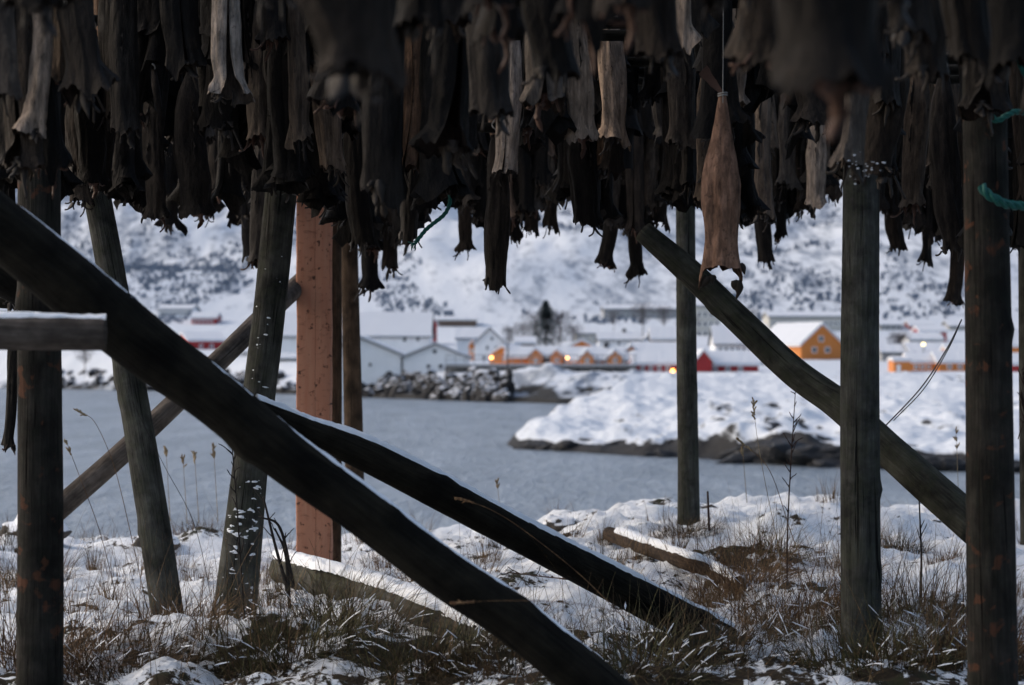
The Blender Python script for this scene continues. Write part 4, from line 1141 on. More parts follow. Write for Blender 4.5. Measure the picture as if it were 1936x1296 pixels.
# tall reddish fine stems rising from the foreground tussocks plus blades lying over the snow: one uncountable mass
r_ = random.Random(55); V = []; Fc = []
def thin_ok(x, d): return float(fbm(x * 1.1, d * 1.1, 0, 77, 3)) > -.06
for _ in range(2200):
    d = r_.uniform(7.0, 15.0) if r_.random() < .45 else r_.uniform(7.0, 9.2)
    x = r_.uniform(-1, 1) * (.26 * d)
    if not thin_ok(x, d): continue
    blade(V, Fc, (x, d, gz(x, d) - .005), r_.uniform(0, 6.28), r_.uniform(.05, .22), .0014, r_.uniform(.4, 1.45), .35 * r_.uniform(.2, 1.5), r_, 5)
for (x0, x1, y0, y1, n) in ((0, 560, 1110, 1290, 260), (1380, 1600, 1110, 1230, 150), (1660, 1830, 1130, 1280, 110), (600, 960, 1150, 1290, 40), (1000, 1400, 1150, 1290, 60), (200, 480, 960, 1010, 25), (1330, 1480, 940, 960, 25)):
    for _ in range(n):
        x, d = on_ground(r_.uniform(x0, x1), r_.uniform(y0, y1))
        blade(V, Fc, (x, d, gz(x, d) - .01), r_.choice((0, math.pi)) + r_.gauss(0, .8), r_.uniform(.2, .62), .0016, abs(r_.gauss(.1, .35)), .045 * r_.uniform(.2, 2.5), r_, 9)
for _ in range(95):
    d = r_.uniform(8.2, 15.2); x = r_.uniform(-1, 1) * .25 * d; rad = r_.uniform(.04, .16); lean_ = r_.uniform(.3, 1.3)
    for _ in range(r_.randrange(25, 90)):
        a = r_.uniform(0, 6.28); q = rad * math.sqrt(r_.random()); bx, by = x + math.cos(a) * q, d + math.sin(a) * q
        blade(V, Fc, (bx, by, gz(bx, by) - .01), a + r_.gauss(0, .6), r_.uniform(.06, .24), .0018, r_.uniform(.1, lean_), .35 * r_.uniform(.2, 1.5), r_, 5)
o = new_mesh('grass', V, Fc, M['grass_straw'], smooth_=False)
tag(o, 'thin dry grass blades scattered through the snow', 'grass', kind='stuff')

def stem(name, pts, r0, r1, mat, label, cat, seed, heads=0, twigs=0, head_mat='grass_pale', group='dry weed stems in the snow', hs=1.0):
    n = len(pts)
    v, f, uv, fr = tube(pts, list(np.linspace(r0, r1, n)), nseg=6, sub=8, rough=.1, seed=seed)
    V = [tuple(q) for q in v]; Fc = list(f); C = fr[0]; T = fr[2]; rr = random.Random(seed)
    for _ in range(twigs):
        i = int(len(C) * rr.uniform(.25, .97)); dv = Vector(T[i]) * .8 + Vector((rr.choice((-1, 1)) * rr.uniform(.3, .9), rr.uniform(-.3, .3), .1))
        spike(V, Fc, tuple(C[i]), dv, (0, -1, .1), rr.uniform(.02, .09), .0014, rr.uniform(-.6, .6), rr)
    o = new_mesh(name, V, Fc, M[mat]); tag(o, label, cat, group)
    if heads:
        HV = []; HF = []
        for _ in range(heads):
            i = int(len(C) * rr.uniform(.86, .999)); i = min(i, len(C) - 1)
            dv = Vector(T[i]) + Vector((rr.uniform(-.5, .5), rr.uniform(-.3, .3), rr.uniform(-.3, .3)))
            spike(HV, HF, tuple(C[i]), dv, (0, -1, .1), rr.uniform(.012, .026) * hs, .0022 * hs, rr.uniform(-.5, .5), rr)
        new_mesh('seed_head', HV, HF, M[head_mat], o)
    fix_base(o)
    return o
W = 'weed stem'
stem('dry_weed', [P(465, 1205, 8.6), P(456, 1080, 8.6), P(448, 960, 8.6), P(440, 860, 8.6), P(436, 800, 8.6)], .0045, .0014, 'stalk_dark', 'tall black branching stalk in front of the snow-flecked pole', W, 1, twigs=26)
stem('dry_weed', [P(1740, 1145, 9.6), P(1742, 1060, 9.6), P(1740, 1000, 9.6), P(1737, 925, 9.6), P(1735, 880, 9.6)], .006, .002, 'stalk_dark', 'upright black stalk between the two right posts', W, 2, twigs=8)
stem('dry_weed', [P(1488, 1110, 9.9), P(1489, 1000, 9.9), P(1495, 880, 9.9), P(1500, 800, 9.9), P(1504, 738, 9.9)], .0045, .0016, 'stalk_red', 'tall reddish stalk with short twigs in front of the headland', W, 3, twigs=16)
stem('tall_grass', [P(1490, 1175, 8.6), P(1470, 1030, 8.6), P(1450, 930, 8.6), P(1432, 830, 8.6), P(1424, 760, 8.6)], .0016, .0008, 'grass_pale', 'thin grass stem with seed head before the headland, left of the reddish stalk', W, 4, heads=14, hs=1.1)
stem('tall_grass', [P(1560, 1170, 8.4), P(1500, 1020, 8.4), P(1455, 890, 8.4), P(1400, 835, 8.4)], .002, .001, 'grass_brown', 'tan grass stem arching left over the shore', W, 5, heads=12)
stem('tall_grass', [P(410, 1190, 8.2), P(370, 1000, 8.2), P(310, 880, 8.2), P(250, 760, 8.2)], .0014, .0009, 'stalk_dark', 'long hair-thin stem crossing in front of the leaning left pole', W, 6)
stem('tall_grass', [P(280, 1160, 8.0), P(245, 1000, 8.0), P(215, 880, 8.0), P(180, 800, 8.0), P(150, 779, 8.0)], .0016, .0009, 'grass_brown', 'bent grass stem with drooping seed head at the left over water', W, 7, heads=10)
stem('tall_grass', [P(225, 1150, 8.0), P(190, 1010, 8.0), P(150, 900, 8.0), P(127, 840, 8.0)], .0016, .0009, 'grass_brown', 'grass stem with small seed heads right of the thick left post', W, 8, heads=10)
stem('tall_grass', [P(905, 1020, 7.0), P(1000, 1000, 7.0), P(945, 965, 7.0), P(858, 940, 7.0)][::1] if False else [P(1190, 1180, 7.0), P(1100, 1090, 7.0), P(1000, 1010, 7.0), P(930, 965, 7.0), P(860, 940, 7.0)], .0014, .0008, 'grass_brown', 'pale grass stem lying across the snow-topped dark beam', W, 9, heads=16, head_mat='grass_brown')
stem('tall_grass', [P(1180, 1160, 5.9), P(1080, 1140, 5.9), P(960, 1136, 5.9), P(860, 1140, 5.9)], .0010, .0006, 'grass_brown', 'pale grass stem lying across the near-black beam', W, 10, heads=14, head_mat='grass_brown')
stem('fallen_twig', [P(1165, 1115, 8.6), P(1090, 1098, 8.8), P(1020, 1090, 9.0), P(960, 1082, 9.1)], .004, .0016, 'stalk_red', 'dark red-brown twig lying in snow between the two dark beams', 'twig', 11, twigs=10)
for i, (a_, b_, c_) in enumerate([((545, 1120), (520, 1030), (498, 940)), ((555, 1110), (530, 1000), (494, 978)), ((548, 1150), (540, 1050), (520, 1000))]):
    stem('dead_branch', [P(*a_, 9.0), P(*b_, 9.0), P(*c_, 9.0)], .009, .004, 'stalk_dark', ['dark bare branch reaching highest beside the snow-flecked pole', 'dark bare branch leaning left beside the snow-flecked pole', 'short dark branch behind the fallen log end'][i], 'branch', 20 + i, twigs=5, group='dead branches by the fallen log')
stem('wooden_peg', [P(1341, 1003, 11.5), P(1338, 930, 11.5)], .007, .006, 'stalk_red', 'thin upright reddish stick right of the slim post', 'stick', 30, group=None)
stem('dry_weed', [P(1925, 830, 8.5), P(1940, 770, 8.5), P(1932, 700, 8.5)], .002, .001, 'stalk_red', 'leafless reddish weed at the right edge over snow', W, 31, twigs=22)
for i, (px, y0, y1) in enumerate([(318, 985, 855), (350, 990, 870), (372, 990, 862), (408, 985, 850), (1408, 950, 850), (944, 985, 915), (1812, 1050, 820)]):
    stem('tall_grass', [P(px + 4, y0, 13.2), P(px, (y0 + y1) / 2, 13.2), P(px - 4, y1, 13.2)], .0024, .0014, 'grass_pale',
         'pale reed-like stem by the water, ' + ['leftmost between the leaning poles', 'second from left between the leaning poles', 'third from left between the leaning poles', 'nearest the snow-flecked pole', 'right of the slim post', 'behind the snow-topped beam', 'under the mossy brace'][i], W, 40 + i, heads=10, hs=1.8)

# stones with snow caps
def stone(px, py, s, label, seed, squash=(1.3, 1, .8)):
    x, d = on_ground(px, py); bm = bmesh.new(); bmesh.ops.create_icosphere(bm, subdivisions=4, radius=1)
    vv = np.array([v_.co for v_ in bm.verts]); nn = fbm(vv[:, 0] * 1.3 + seed, vv[:, 1] * 1.3, vv[:, 2] * 1.3, seed, 4)
    for v_, q in zip(bm.verts, nn):
        c = v_.co * (1 + .55 * float(q)); v_.co = Vector((c.x * squash[0], c.y * squash[1], c.z * squash[2])) * s
    me = bpy.data.meshes.new('stone'); bm.to_mesh(me); bm.free(); me.materials.append(M['rock_snow2'])
    me.polygons.foreach_set('use_smooth', [True] * len(me.polygons))
    o = bpy.data.objects.new('stone', me); COL.objects.link(o); o.location = (x, d, gz(x, d) + s * .25); tag(o, label, 'stone', 'stones in the snow'); return o
k = NT('snow_dusted_stone', 0.85, 0.2); c = k.coord('Object'); n = k.noise(c, 25, 5, .65)
f = k.ramp(k.math('ADD', k.nz(), k.math('MULTIPLY', k.math('SUBTRACT', n, 0.5), 0.9)), [(0.30, 0), (0.45, 1)])
M['rock_snow2'] = k.out(k.mix(f, k.mix(n, (0.03, 0.028, 0.025), (0.11, 0.10, 0.09)), (0.8, 0.82, 0.86)), k.bump(n, 0.7, 0.02))
stone(1098, 975, .09, 'snow-capped grey stone at the water edge, left of a similar one', 3)
stone(1150, 978, .11, 'rounded snow-covered stone right of the grey-sided one at the water edge', 5)
stone(700, 1045, .045, 'small dark stone with snow right of the orange post', 7)
stone(300, 1030, .10, 'low snowy rock at the shore left of the leaning pole', 9)
stone(60, 1035, .16, 'dark snowy rock at the far left by the water', 12)
stone(1060, 1000, .08, 'low snow-covered stone behind the snow-topped beam', 14)

# ------------------------------------------------------------------ shore boulders
BM_ = []
for i in range(7):
    bm = bmesh.new(); bmesh.ops.create_icosphere(bm, subdivisions=3, radius=1)
    vv = np.array([v_.co for v_ in bm.verts]); nn = fbm(vv[:, 0] * 1.1 + 3 * i, vv[:, 1] * 1.1, vv[:, 2] * 1.1, 200 + i, 3)
    for v_, q in zip(bm.verts, nn): v_.co = v_.co * (1 + .7 * float(q))
    me = bpy.data.meshes.new('boulder'); bm.to_mesh(me); bm.free(); me.materials.append(M['rock_snow'])
    BM_.append(me)
r_ = random.Random(9)
n_b = 0
for i in range(285):
    if i < 145: px = r_.uniform(685, 935)
    else: px = r_.choice((r_.uniform(100, 300), r_.uniform(300, 560), r_.uniform(860, 960)))
    lay = r_.random(); sd = float(shore_d(px)); d = sd + 1 + lay * 11
    s = r_.uniform(.45, .95)
    x = (px - CX) * d / F
    o = bpy.data.objects.new('boulder', BM_[i % 7]); COL.objects.link(o)
    o.location = (x, d, SEA + .15 + lay * 2.3 + r_.uniform(-.1, .25)); o.scale = (s * 1.3, s, s * .75); o.rotation_euler = (r_.uniform(0, 6), r_.uniform(0, 6), r_.uniform(0, 6))
    seg = 'left of the thick left pole' if px < 300 else 'between the leaning poles' if px < 560 else 'below the white halls' if px < 860 else 'below the grey jetty'
    tag(o, 'dark snow-dusted boulder of the far shore, ' + seg, 'boulder', 'boulders of the far shore ' + seg)

M['rock_dark'] = m_plain('wet_black_rock', (0.014, 0.014, 0.016), 0.6, 0.7, 1.4, 0.9, 0.4, 3, 0.15)
DB = []
for me in BM_[:5]:
    m2 = me.copy(); m2.name = 'shore_rock'; m2.materials.clear(); m2.materials.append(M['rock_dark']); DB.append(m2)
for i in range(90):
    px = r_.uniform(950, 1936); d = float(np.interp(px, [900, 940, 1130, 1300, 1590, 1936], [112, 104.5, 98, 92.5, 84.5, 80])) + r_.uniform(-.5, 3.5)
    s = r_.uniform(.18, .45) * (1 + 1.1 * math.exp(-((px - 1480) / 110) ** 2)); x = (px - CX) * d / F
    o = bpy.data.objects.new('shore_rock', DB[i % 5]); COL.objects.link(o)
    o.location = (x, d, SEA + r_.uniform(-.1, .35) * s * 2); o.scale = (s * 2.0, s, s * .8); o.rotation_euler = (r_.uniform(-.4, .4), r_.uniform(-.5, .5), r_.uniform(-.5, .5) + (0 if i % 2 else 3.14))
    seg = 'left of the slim post' if px < 1300 else 'between slim and grey-green post' if px < 1630 else 'right of the grey-green post'
    tag(o, 'black wet rock at the foot of the snowy headland, ' + seg, 'rock', 'black rocks of the headland, ' + seg)
# ------------------------------------------------------------------ houses
def box_part(name, x0, x1, y0, y1, z0, z1, mat, parent):
    v = [(x, y, z) for x in (x0, x1) for y in (y0, y1) for z in (z0, z1)]
    f = [(0, 1, 3, 2), (4, 6, 7, 5), (0, 4, 5, 1), (2, 3, 7, 6), (0, 2, 6, 4), (1, 5, 7, 3)]
    return new_mesh(name, v, f, mat, parent, smooth_=False)

def house(px0, px1, yr, ye, yb, d, wall, label, ridge='x', depth=None, yaw=0.0, wins=(), doors=(), cat='house', name='house', snow=.22, over=.35, group='houses across the water', chimney=False, gable_wall=None):
    """px0..px1 width, rows of ridge, eave, base; ridge 'x' shows the long side, 'y' shows the gable"""
    k_ = d / F; Wd = (px1 - px0) * k_; zb = CZ + (HY - yb) * k_; he = (yb - ye) * k_; hr = (yb - yr) * k_
    D = depth or (7.0 if ridge == 'x' else 9.0)
    root = empty(name, ((px0 + px1) / 2 * k_ - CX * k_, d, zb), yaw)
    tag(root, label, cat, group)
    x0, x1 = -Wd / 2, Wd / 2; lo = -2.5
    if ridge == 'x':
        v = [(x0, 0, lo), (x1, 0, lo), (x1, D, lo), (x0, D, lo), (x0, 0, he), (x1, 0, he), (x1, D, he), (x0, D, he), (x0, D / 2, hr), (x1, D / 2, hr)]
        f = [(0, 1, 5, 4), (2, 3, 7, 6), (1, 2, 6, 9, 5), (3, 0, 4, 8, 7)]
    else:
        v = [(x0, 0, lo), (x1, 0, lo), (x1, D, lo), (x0, D, lo), (x0, 0, he), (x1, 0, he), (x1, D, he), (x0, D, he), (0, 0, hr), (0, D, hr)]
        f = [(0, 1, 5, 8, 4), (2, 3, 7, 9, 6), (1, 2, 6, 5), (3, 0, 4, 7)]
    new_mesh('wall', v, f, M[wall], root, smooth_=False)
    def roofmesh(t0, t1, ov, mat, nm, par, wob=0):
        h2 = (D / 2) if ridge == 'x' else Wd / 2
        sl = (hr - he) / h2; o_ = ov
        cr = []
        for (c, z) in ((-h2 - o_, he - sl * o_), (0, hr), (h2 + o_, he - sl * o_)):
            cr.append((c, z + t0, z + t1))
        a_, b_ = (x0 - o_, x1 + o_) if ridge == 'x' else (-o_, D + o_)
        n = 13; V = []
        for i in range(n):
            s = a_ + (b_ - a_) * i / (n - 1)
            for j, (c, zl, zh) in enumerate(cr):
                for z in (zl, zh + (wob * rnd.uniform(-.5, .5) if z_top else 0)) if False else (zl, zh + wob * rnd.uniform(-.5, .5)):
                    V.append((s, c + h2, z) if ridge == 'x' else (c, s, z))
        Fc = []
        for i in range(n - 1):
            a0 = i * 6; b0 = a0 + 6
            for p, q in ((1, 3), (3, 5), (5, 4), (4, 2), (2, 0), (0, 1)): Fc.append((a0 + p, a0 + q, b0 + q, b0 + p) if ridge != 'x' else (a0 + p, b0 + p, b0 + q, a0 + q))
        for b0, rv in ((0, 0), ((n - 1) * 6, 1)):
            for q in ((0, 1, 3, 2), (2, 3, 5, 4)): Fc.append(tuple(b0 + i for i in (q if rv else q[::-1])))
        o = new_mesh(nm, V, Fc, mat, par, smooth_=False)
        bm = bmesh.new(); bm.from_mesh(o.data); bmesh.ops.recalc_face_normals(bm, faces=bm.faces); bm.to_mesh(o.data); bm.free()
        return o
    rf = roofmesh(.02, .14, over, M['roofdark'] if wall in ('white', 'beige', 'greywall') else M['white'], 'roof', root)
    if snow: roofmesh(.145, .145 + snow, over * .92, M['roof_snow'], 'snow', rf, .06)
    if chimney:
        box_part('chimney', Wd * .1, Wd * .1 + .6, D * .45, D * .45 + .6, hr - .6, hr + .9, M['roofdark'], rf)
    for (wx, wy, ww, wh) in wins:     # photo centre and size in pixels
        cx_ = (wx - (px0 + px1) / 2) * k_; cz_ = (yb - wy) * k_; a_, b_ = ww * k_ / 2, wh * k_ / 2
        fr = box_part('window', cx_ - a_ - .12, cx_ + a_ + .12, -.06, .05, cz_ - b_ - .12, cz_ + b_ + .12, M['white'], root)
        box_part('pane', cx_ - a_, cx_ + a_, -.075, -.055, cz_ - b_, cz_ + b_, M['glass'], fr)
    for (wx, ww, wh, mt) in doors:
        cx_ = (wx - (px0 + px1) / 2) * k_; a_ = ww * k_ / 2
        box_part('door', cx_ - a_, cx_ + a_, -.07, .04, 0, wh * k_, M[mt], root)
    return root

def row(x0, x1, n, y, w_, h_): return [(x0 + (x1 - x0) * i / max(1, n - 1), y, w_, h_) for i in range(n)]

# left
house(505, 812, 592, 637, 664, 330, 'white', 'long white hall with broad snowy roof behind the white boat sheds', depth=14, wins=[(765, 642, 6, 8), (790, 642, 5, 6)], cat='warehouse', name='warehouse')
house(604, 758, 640, 672, 714, 268, 'white', 'white boat shed with shallow snowy gable, left of its twin', 'y', 14, wins=[(700, 690, 5, 6)], cat='warehouse', name='boat_shed')
house(762, 884, 652, 677, 714, 268, 'white', 'white boat shed with three small dark windows, beside the grey jetty', 'y', 14, wins=[(822, 665, 7, 7), (810, 693, 7, 7), (833, 693, 7, 7)], cat='warehouse', name='boat_shed')
house(739, 762, 670, 674, 714, 272, 'greywall', 'narrow grey link building with yellow door between the white boat sheds', doors=[(750, 14, 13, 'yellow')], depth=5, over=.05, cat='shed', name='shed')
house(806, 826, 598, 612, 640, 395, 'red', 'small red house with steep roof just above the long white hall', 'y', 8, yaw=.15)
house(864, 925, 622, 641, 684, 345, 'white', 'white side wing with snowy roof joined to the steep white house', depth=8)
house(887, 899, 643, 652, 684, 325, 'orange', 'narrow orange gable squeezed left of the steep white house', 'y', 6, wins=[(893, 664, 3, 6)])
house(897, 955, 622, 650, 685, 322, 'white', 'white house with steep gable and three windows behind the jetty', 'y', 10, wins=[(930, 641, 4, 6), (921, 658, 4, 7), (915, 677, 5, 6), (938, 658, 4, 6)])
house(924, 976, 656, 672, 688, 300, 'orange', 'low orange cabin with lit lamp at the left end of the cabin row', 'y', 7, yaw=-.35, wins=[(955, 679, 3, 5)])
house(958, 1070, 659, 676, 690, 298, 'orange', 'long low orange cabin with snowy roof on the jetty, second in the row', depth=6, wins=row(1005, 1060, 5, 683, 3, 5))
house(1068, 1132, 645, 661, 688, 312, 'orange', 'orange gable rising behind the middle of the cabin row', 'y', 9)
house(1074, 1190, 660, 682, 693, 290, 'orange', 'longest orange cabin with deep snowy roof, middle of the row', depth=7, wins=row(1085, 1178, 7, 688, 3, 4), chimney=True)
house(1132, 1210, 631, 644, 662, 370, 'white', 'white house with three dark windows above the cabin row', wins=[(1150, 650, 5, 5), (1170, 650, 4, 5), (1195, 650, 5, 5)], depth=7, chimney=True)
house(1184, 1203, 655, 664, 694, 292, 'orange', 'plain orange gable end between the long cabin and the red-walled one', 'y', 7)
house(1200, 1282, 651, 670, 694, 296, 'orange', 'snow-roofed cabin directly behind the red cabin with white windows', depth=7)
house(1200, 1288, 668, 689, 707, 266, 'red', 'red cabin with white windows on the quay left of the slim post', depth=7, wins=row(1215, 1262, 4, 697, 4, 7))
house(1233, 1290, 621, 642, 662, 365, 'brownwall', 'brown house with big snowy roof left of the slim post', depth=8, wins=[(1250, 651, 5, 5), (1270, 651, 5, 5)])
for (x0, x1, yr_, ye_, dd, lb) in ((1000, 1026, 661, 672, 294, 'small orange gable left in the cabin row'), (1040, 1064, 663, 673, 293, 'small orange gable with lamp beside it in the cabin row'), (1098, 1122, 664, 676, 286, 'orange gable left of the middle of the longest cabin'), (1150, 1176, 664, 676, 286, 'orange gable right of the middle of the longest cabin')):
    house(x0, x1, yr_, ye_, 692, dd, 'orange', lb, 'y', 6, wins=[((x0 + x1) / 2, 682, 4, 5)])
house(976, 1010, 640, 650, 668, 345, 'brownwall', 'brown house under bare trees behind the cabin row', depth=7, wins=[(985, 659, 4, 5), (1000, 659, 4, 5)])
house(1215, 1250, 632, 645, 660, 385, 'white', 'small white house uphill of the big brown-walled one', 'y', 8, wins=[(1232, 650, 4, 5)])
house(1088, 1130, 622, 632, 645, 400, 'beige', 'pale house among bare trees above the orange gable', depth=7, wins=row(1096, 1122, 3, 638, 4, 4))
house(820, 900, 600, 606, 616, 450, 'brownwall', 'long low brown building above the red barn', depth=8)
house(1600, 1700, 640, 655, 676, 360, 'white', 'white house mostly behind the grey-green post', depth=8, wins=row(1668, 1692, 2, 665, 4, 5))
house(1668, 1712, 655, 668, 684, 320, 'greywall', 'grey house below the dark bare tree', depth=7, wins=[(1690, 676, 4, 5)])
house(1740, 1790, 618, 628, 640, 410, 'red', 'red-brown house under the conifers between the right posts', depth=8, wins=row(1748, 1780, 3, 635, 3, 3))
# hillside blocks
house(1142, 1282, 578, 586, 604, 470, 'greywall', 'long low grey building on the slope above the village', depth=12, wins=row(1152, 1272, 14, 595, 4, 5), cat='building', name='building')
house(1315, 1362, 572, 580, 662, 430, 'beige', 'pale four-storey apartment block right of the slim post', depth=14, wins=row(1322, 1356, 4, 595, 5, 7) + row(1322, 1356, 4, 613, 5, 7) + row(1322, 1356, 4, 631, 5, 7) + row(1322, 1356, 4, 649, 5, 7), cat='apartment block', name='apartment_block')
house(1455, 1596, 590, 600, 628, 440, 'beige', 'long pale building with snowy roof behind the big orange house', depth=12, wins=row(1465, 1590, 14, 612, 4, 5), cat='building', name='building')
# right
house(1316, 1346, 664, 682, 706, 262, 'red', 'red gable end of a boathouse just right of the slim post', 'y', 8)
house(1338, 1434, 668, 690, 706, 264, 'red', 'long red boathouse with snowy roof under the mossy brace', depth=7, wins=row(1352, 1400, 3, 698, 5, 6))
house(1352, 1452, 618, 651, 676, 350, 'white', 'white house with large snowy roof behind the red boathouse', depth=9, wins=row(1362, 1440, 8, 661, 4, 7))
house(1438, 1470, 668, 676, 700, 300, 'greywall', 'small grey shed between red boathouse and big orange house', depth=5, cat='shed', name='shed')
house(1508, 1600, 614, 652, 690, 330, 'orange', 'big orange house with white-framed attic window beside the grey-green post', 'y', 13, yaw=.42, wins=[(1552, 641, 8, 8), (1537, 662, 8, 8), (1566, 662, 8, 8)], snow=.3)
house(1690, 1722, 680, 684, 704, 262, 'orange', 'small orange hut with white corner right of the grey-green post', depth=4, doors=[(1699, 7, 14, 'white')], cat='hut', name='hut', over=.15)
house(1722, 1782, 671, 686, 702, 270, 'orange', 'orange cabin with brown front beside the small orange hut', depth=6, wins=row(1732, 1756, 3, 694, 4, 5))
house(1775, 1834, 669, 686, 702, 268, 'orange', 'orange cabin with snowy roof left of the thick right post', depth=6, wins=[(1795, 694, 5, 5), (1815, 694, 5, 5)])
house(1796, 1850, 655, 670, 690, 310, 'orange', 'orange house partly behind the thick right post', 'x', 7, wins=[(1812, 680, 4, 5)])
house(1722, 1800, 652, 668, 684, 318, 'white', 'white house with snowy roof below the street lamp', depth=8, wins=row(1735, 1788, 4, 677, 4, 5))
house(1720, 1782, 632, 644, 658, 375, 'white', 'white house with snowy roof behind the street lamp', depth=8, wins=row(1730, 1770, 4, 651, 4, 5))
house(1722, 1766, 607, 617, 626, 440, 'red', 'red house with snowy roof far up the slope between the right posts', depth=8, wins=row(1730, 1758, 3, 622, 3, 3))
house(1665, 1704, 607, 616, 628, 440, 'greywall', 'grey house far up the slope right of the grey-green post', depth=8, wins=row(1672, 1696, 3, 622, 3, 3))
house(1795, 1830, 608, 618, 632, 440, 'beige', 'pale house up the slope left of the thick right post', depth=8)
house(1912, 1990, 672, 690, 706, 262, 'red', 'red cabin cut by the right edge of the photo', depth=7)
house(1908, 1975, 625, 655, 680, 340, 'orange', 'orange-walled house with snowy roof at the right edge', depth=9)
# far left
house(298, 362, 578, 586, 608, 470, 'white', 'white apartment building with two rows of windows, far left', depth=12, wins=row(306, 354, 8, 593, 3.5, 4) + row(306, 354, 8, 601, 3.5, 4), cat='apartment block', name='apartment_block')
house(362, 408, 592, 602, 613, 455, 'red', 'dark red house with snowy roof right of the white apartment building', depth=8, wins=row(368, 400, 5, 607, 3, 3))
house(355, 425, 630, 645, 664, 375, 'red', 'red house with snowy roof behind the near-black beam', depth=9, yaw=.35, wins=[(380, 655, 4, 5), (400, 655, 4, 5)])
house(446, 488, 640, 652, 668, 360, 'red', 'red house seen left of the snow-flecked pole', depth=8, wins=[(462, 660, 4, 5)])
house(420, 520, 655, 668, 702, 345, 'white', 'low white shed with snowy roof by the shore at the left', depth=8, wins=row(435, 500, 4, 682, 4, 5), cat='shed', name='shed')
house(526, 560, 672, 680, 700, 320, 'beige', 'pale shed with teal door between snow-flecked pole and orange post', depth=6, doors=[(533, 6, 9, 'teal')], cat='shed', name='shed')
house(110, 200, 640, 656, 676, 400, 'beige', 'low pale building behind the snow-topped rail at the left', depth=8, wins=row(125, 190, 5, 666, 4, 5))
house(-20, 30, 575, 590, 620, 450, 'white', 'white house at the far left edge', depth=8)

# lamps
def lamp(px, py, d, r, mat, label, base_y=None, kind='wall_lamp'):
    c = P(px, py, d)
    if base_y:
        b = P(px, base_y, d); root = empty(kind, b); h = (c - b).z
        v, f, _, _ = tube([(0, 0, -1.5), (0, 0, h * .5), (0, 0, h)], [.09, .08, .06], nseg=8, sub=2, rough=0); new_mesh('pole', v, f, M['mast'], root)
        box_part('lamp_head', -.3, .3, -.15, .15, h, h + .12, M['mast'], root)
        z = h - .08
    else:
        root = empty(kind, c); box_part('bracket', -.08, .08, 0, .4, .12, .25, M['mast'], root); z = 0
    bm = bmesh.new(); bmesh.ops.create_uvsphere(bm, u_segments=12, v_segments=8, radius=r, matrix=Matrix.Translation((0, 0, z)))
    me = bpy.data.meshes.new('bulb'); bm.to_mesh(me); bm.free(); me.materials.append(M[mat]); o = bpy.data.objects.new('bulb', me); COL.objects.link(o); o.parent = root
    tag(root, label, 'lamp', 'lit lamps of the village')
lamp(930, 677, 296, .26, 'lamp', 'glowing orange lamp on the leftmost low orange cabin')
lamp(1060, 678, 295, .18, 'lamp', 'faint glowing lamp on the second cabin, left of a brighter one')
lamp(1073, 677, 288, .18, 'lamp', 'glowing lamp at the left corner of the longest orange cabin')
lamp(1272, 702, 263.5, .25, 'lamp', 'glowing orange lamp on the red cabin by the slim post')
lamp(1746, 650, 300, .25, 'lamp2', 'yellowish street lamp on a pole between the two right posts', 700, 'street_lamp')
# mast
b = P(960, 700, 255); v, f, _, _ = tube([(0, 0, -1), (0, 0, 3), (0, 0, 5.2)], [.10, .09, .06], nseg=8, sub=2, rough=0)
o = new_mesh('light_mast', v, f, M['mast'], loc=b); tag(o, 'thin dark mast standing on the jetty below the steep white house', 'mast')
box_part('crossarm', -.5, .5, -.06, .06, 4.6, 4.75, M['mast'], o)

# jetty with railing and quay wall
def jetty(px0, px1, yt, yb, d, label, rail=True):
    k_ = d / F; Wd = (px1 - px0) * k_; ht = (yb - yt) * k_
    root = empty('jetty', ((px0 - CX) * k_, d, CZ + (HY - yb) * k_)); tag(root, label, 'jetty', 'jetties of the village')
    box_part('deck', 0, Wd, 0, 6, ht - .3, ht, M['concrete'], root)
    box_part('snow', 0.05, Wd - .05, .1, 5.9, ht + .003, ht + .12, M['roof_snow'], root)
    n = int(Wd / 2.2)
    for i in range(n + 1):
        x = Wd * i / n * .985 + .1
        box_part('pile', x - .12, x + .12, .05, .3, -2.2, ht - .31, M['mast'], root)
    box_part('backing_wall', 0, Wd, 1.2, 1.5, -2.5, ht - .305, M['concrete'], root)
    if rail:
        r = empty('railing', (0, 0, 0)); r.parent = root
        V = []; Fc = []
        def bx(x0, x1, y0, y1, z0, z1):
            b = len(V); V.extend([(x, y, z) for x in (x0, x1) for y in (y0, y1) for z in (z0, z1)])
            Fc.extend([tuple(b + q for q in f) for f in ((0, 1, 3, 2), (4, 6, 7, 5), (0, 4, 5, 1), (2, 3, 7, 6), (0, 2, 6, 4), (1, 5, 7, 3))])
        for i in range(2 * n + 1): x = Wd * i / (2 * n) * .99; bx(x, x + .09, .1, .19, ht + .125, ht + 1.1)
        bpy.data.objects.remove(r)
        bx(0, Wd, .08, .21, ht + 1.1, ht + 1.2); bx(0, Wd, .1, .17, ht + .6, ht + .68)
        new_mesh('railing', V, Fc, M['greywall'], root, smooth_=False)
jetty(842, 1204, 690, 703, 262, 'grey railed jetty in front of the orange cabin row')
jetty(1095, 1330, 716, 727, 248, 'low grey quay edge in front of the red cabin', False)

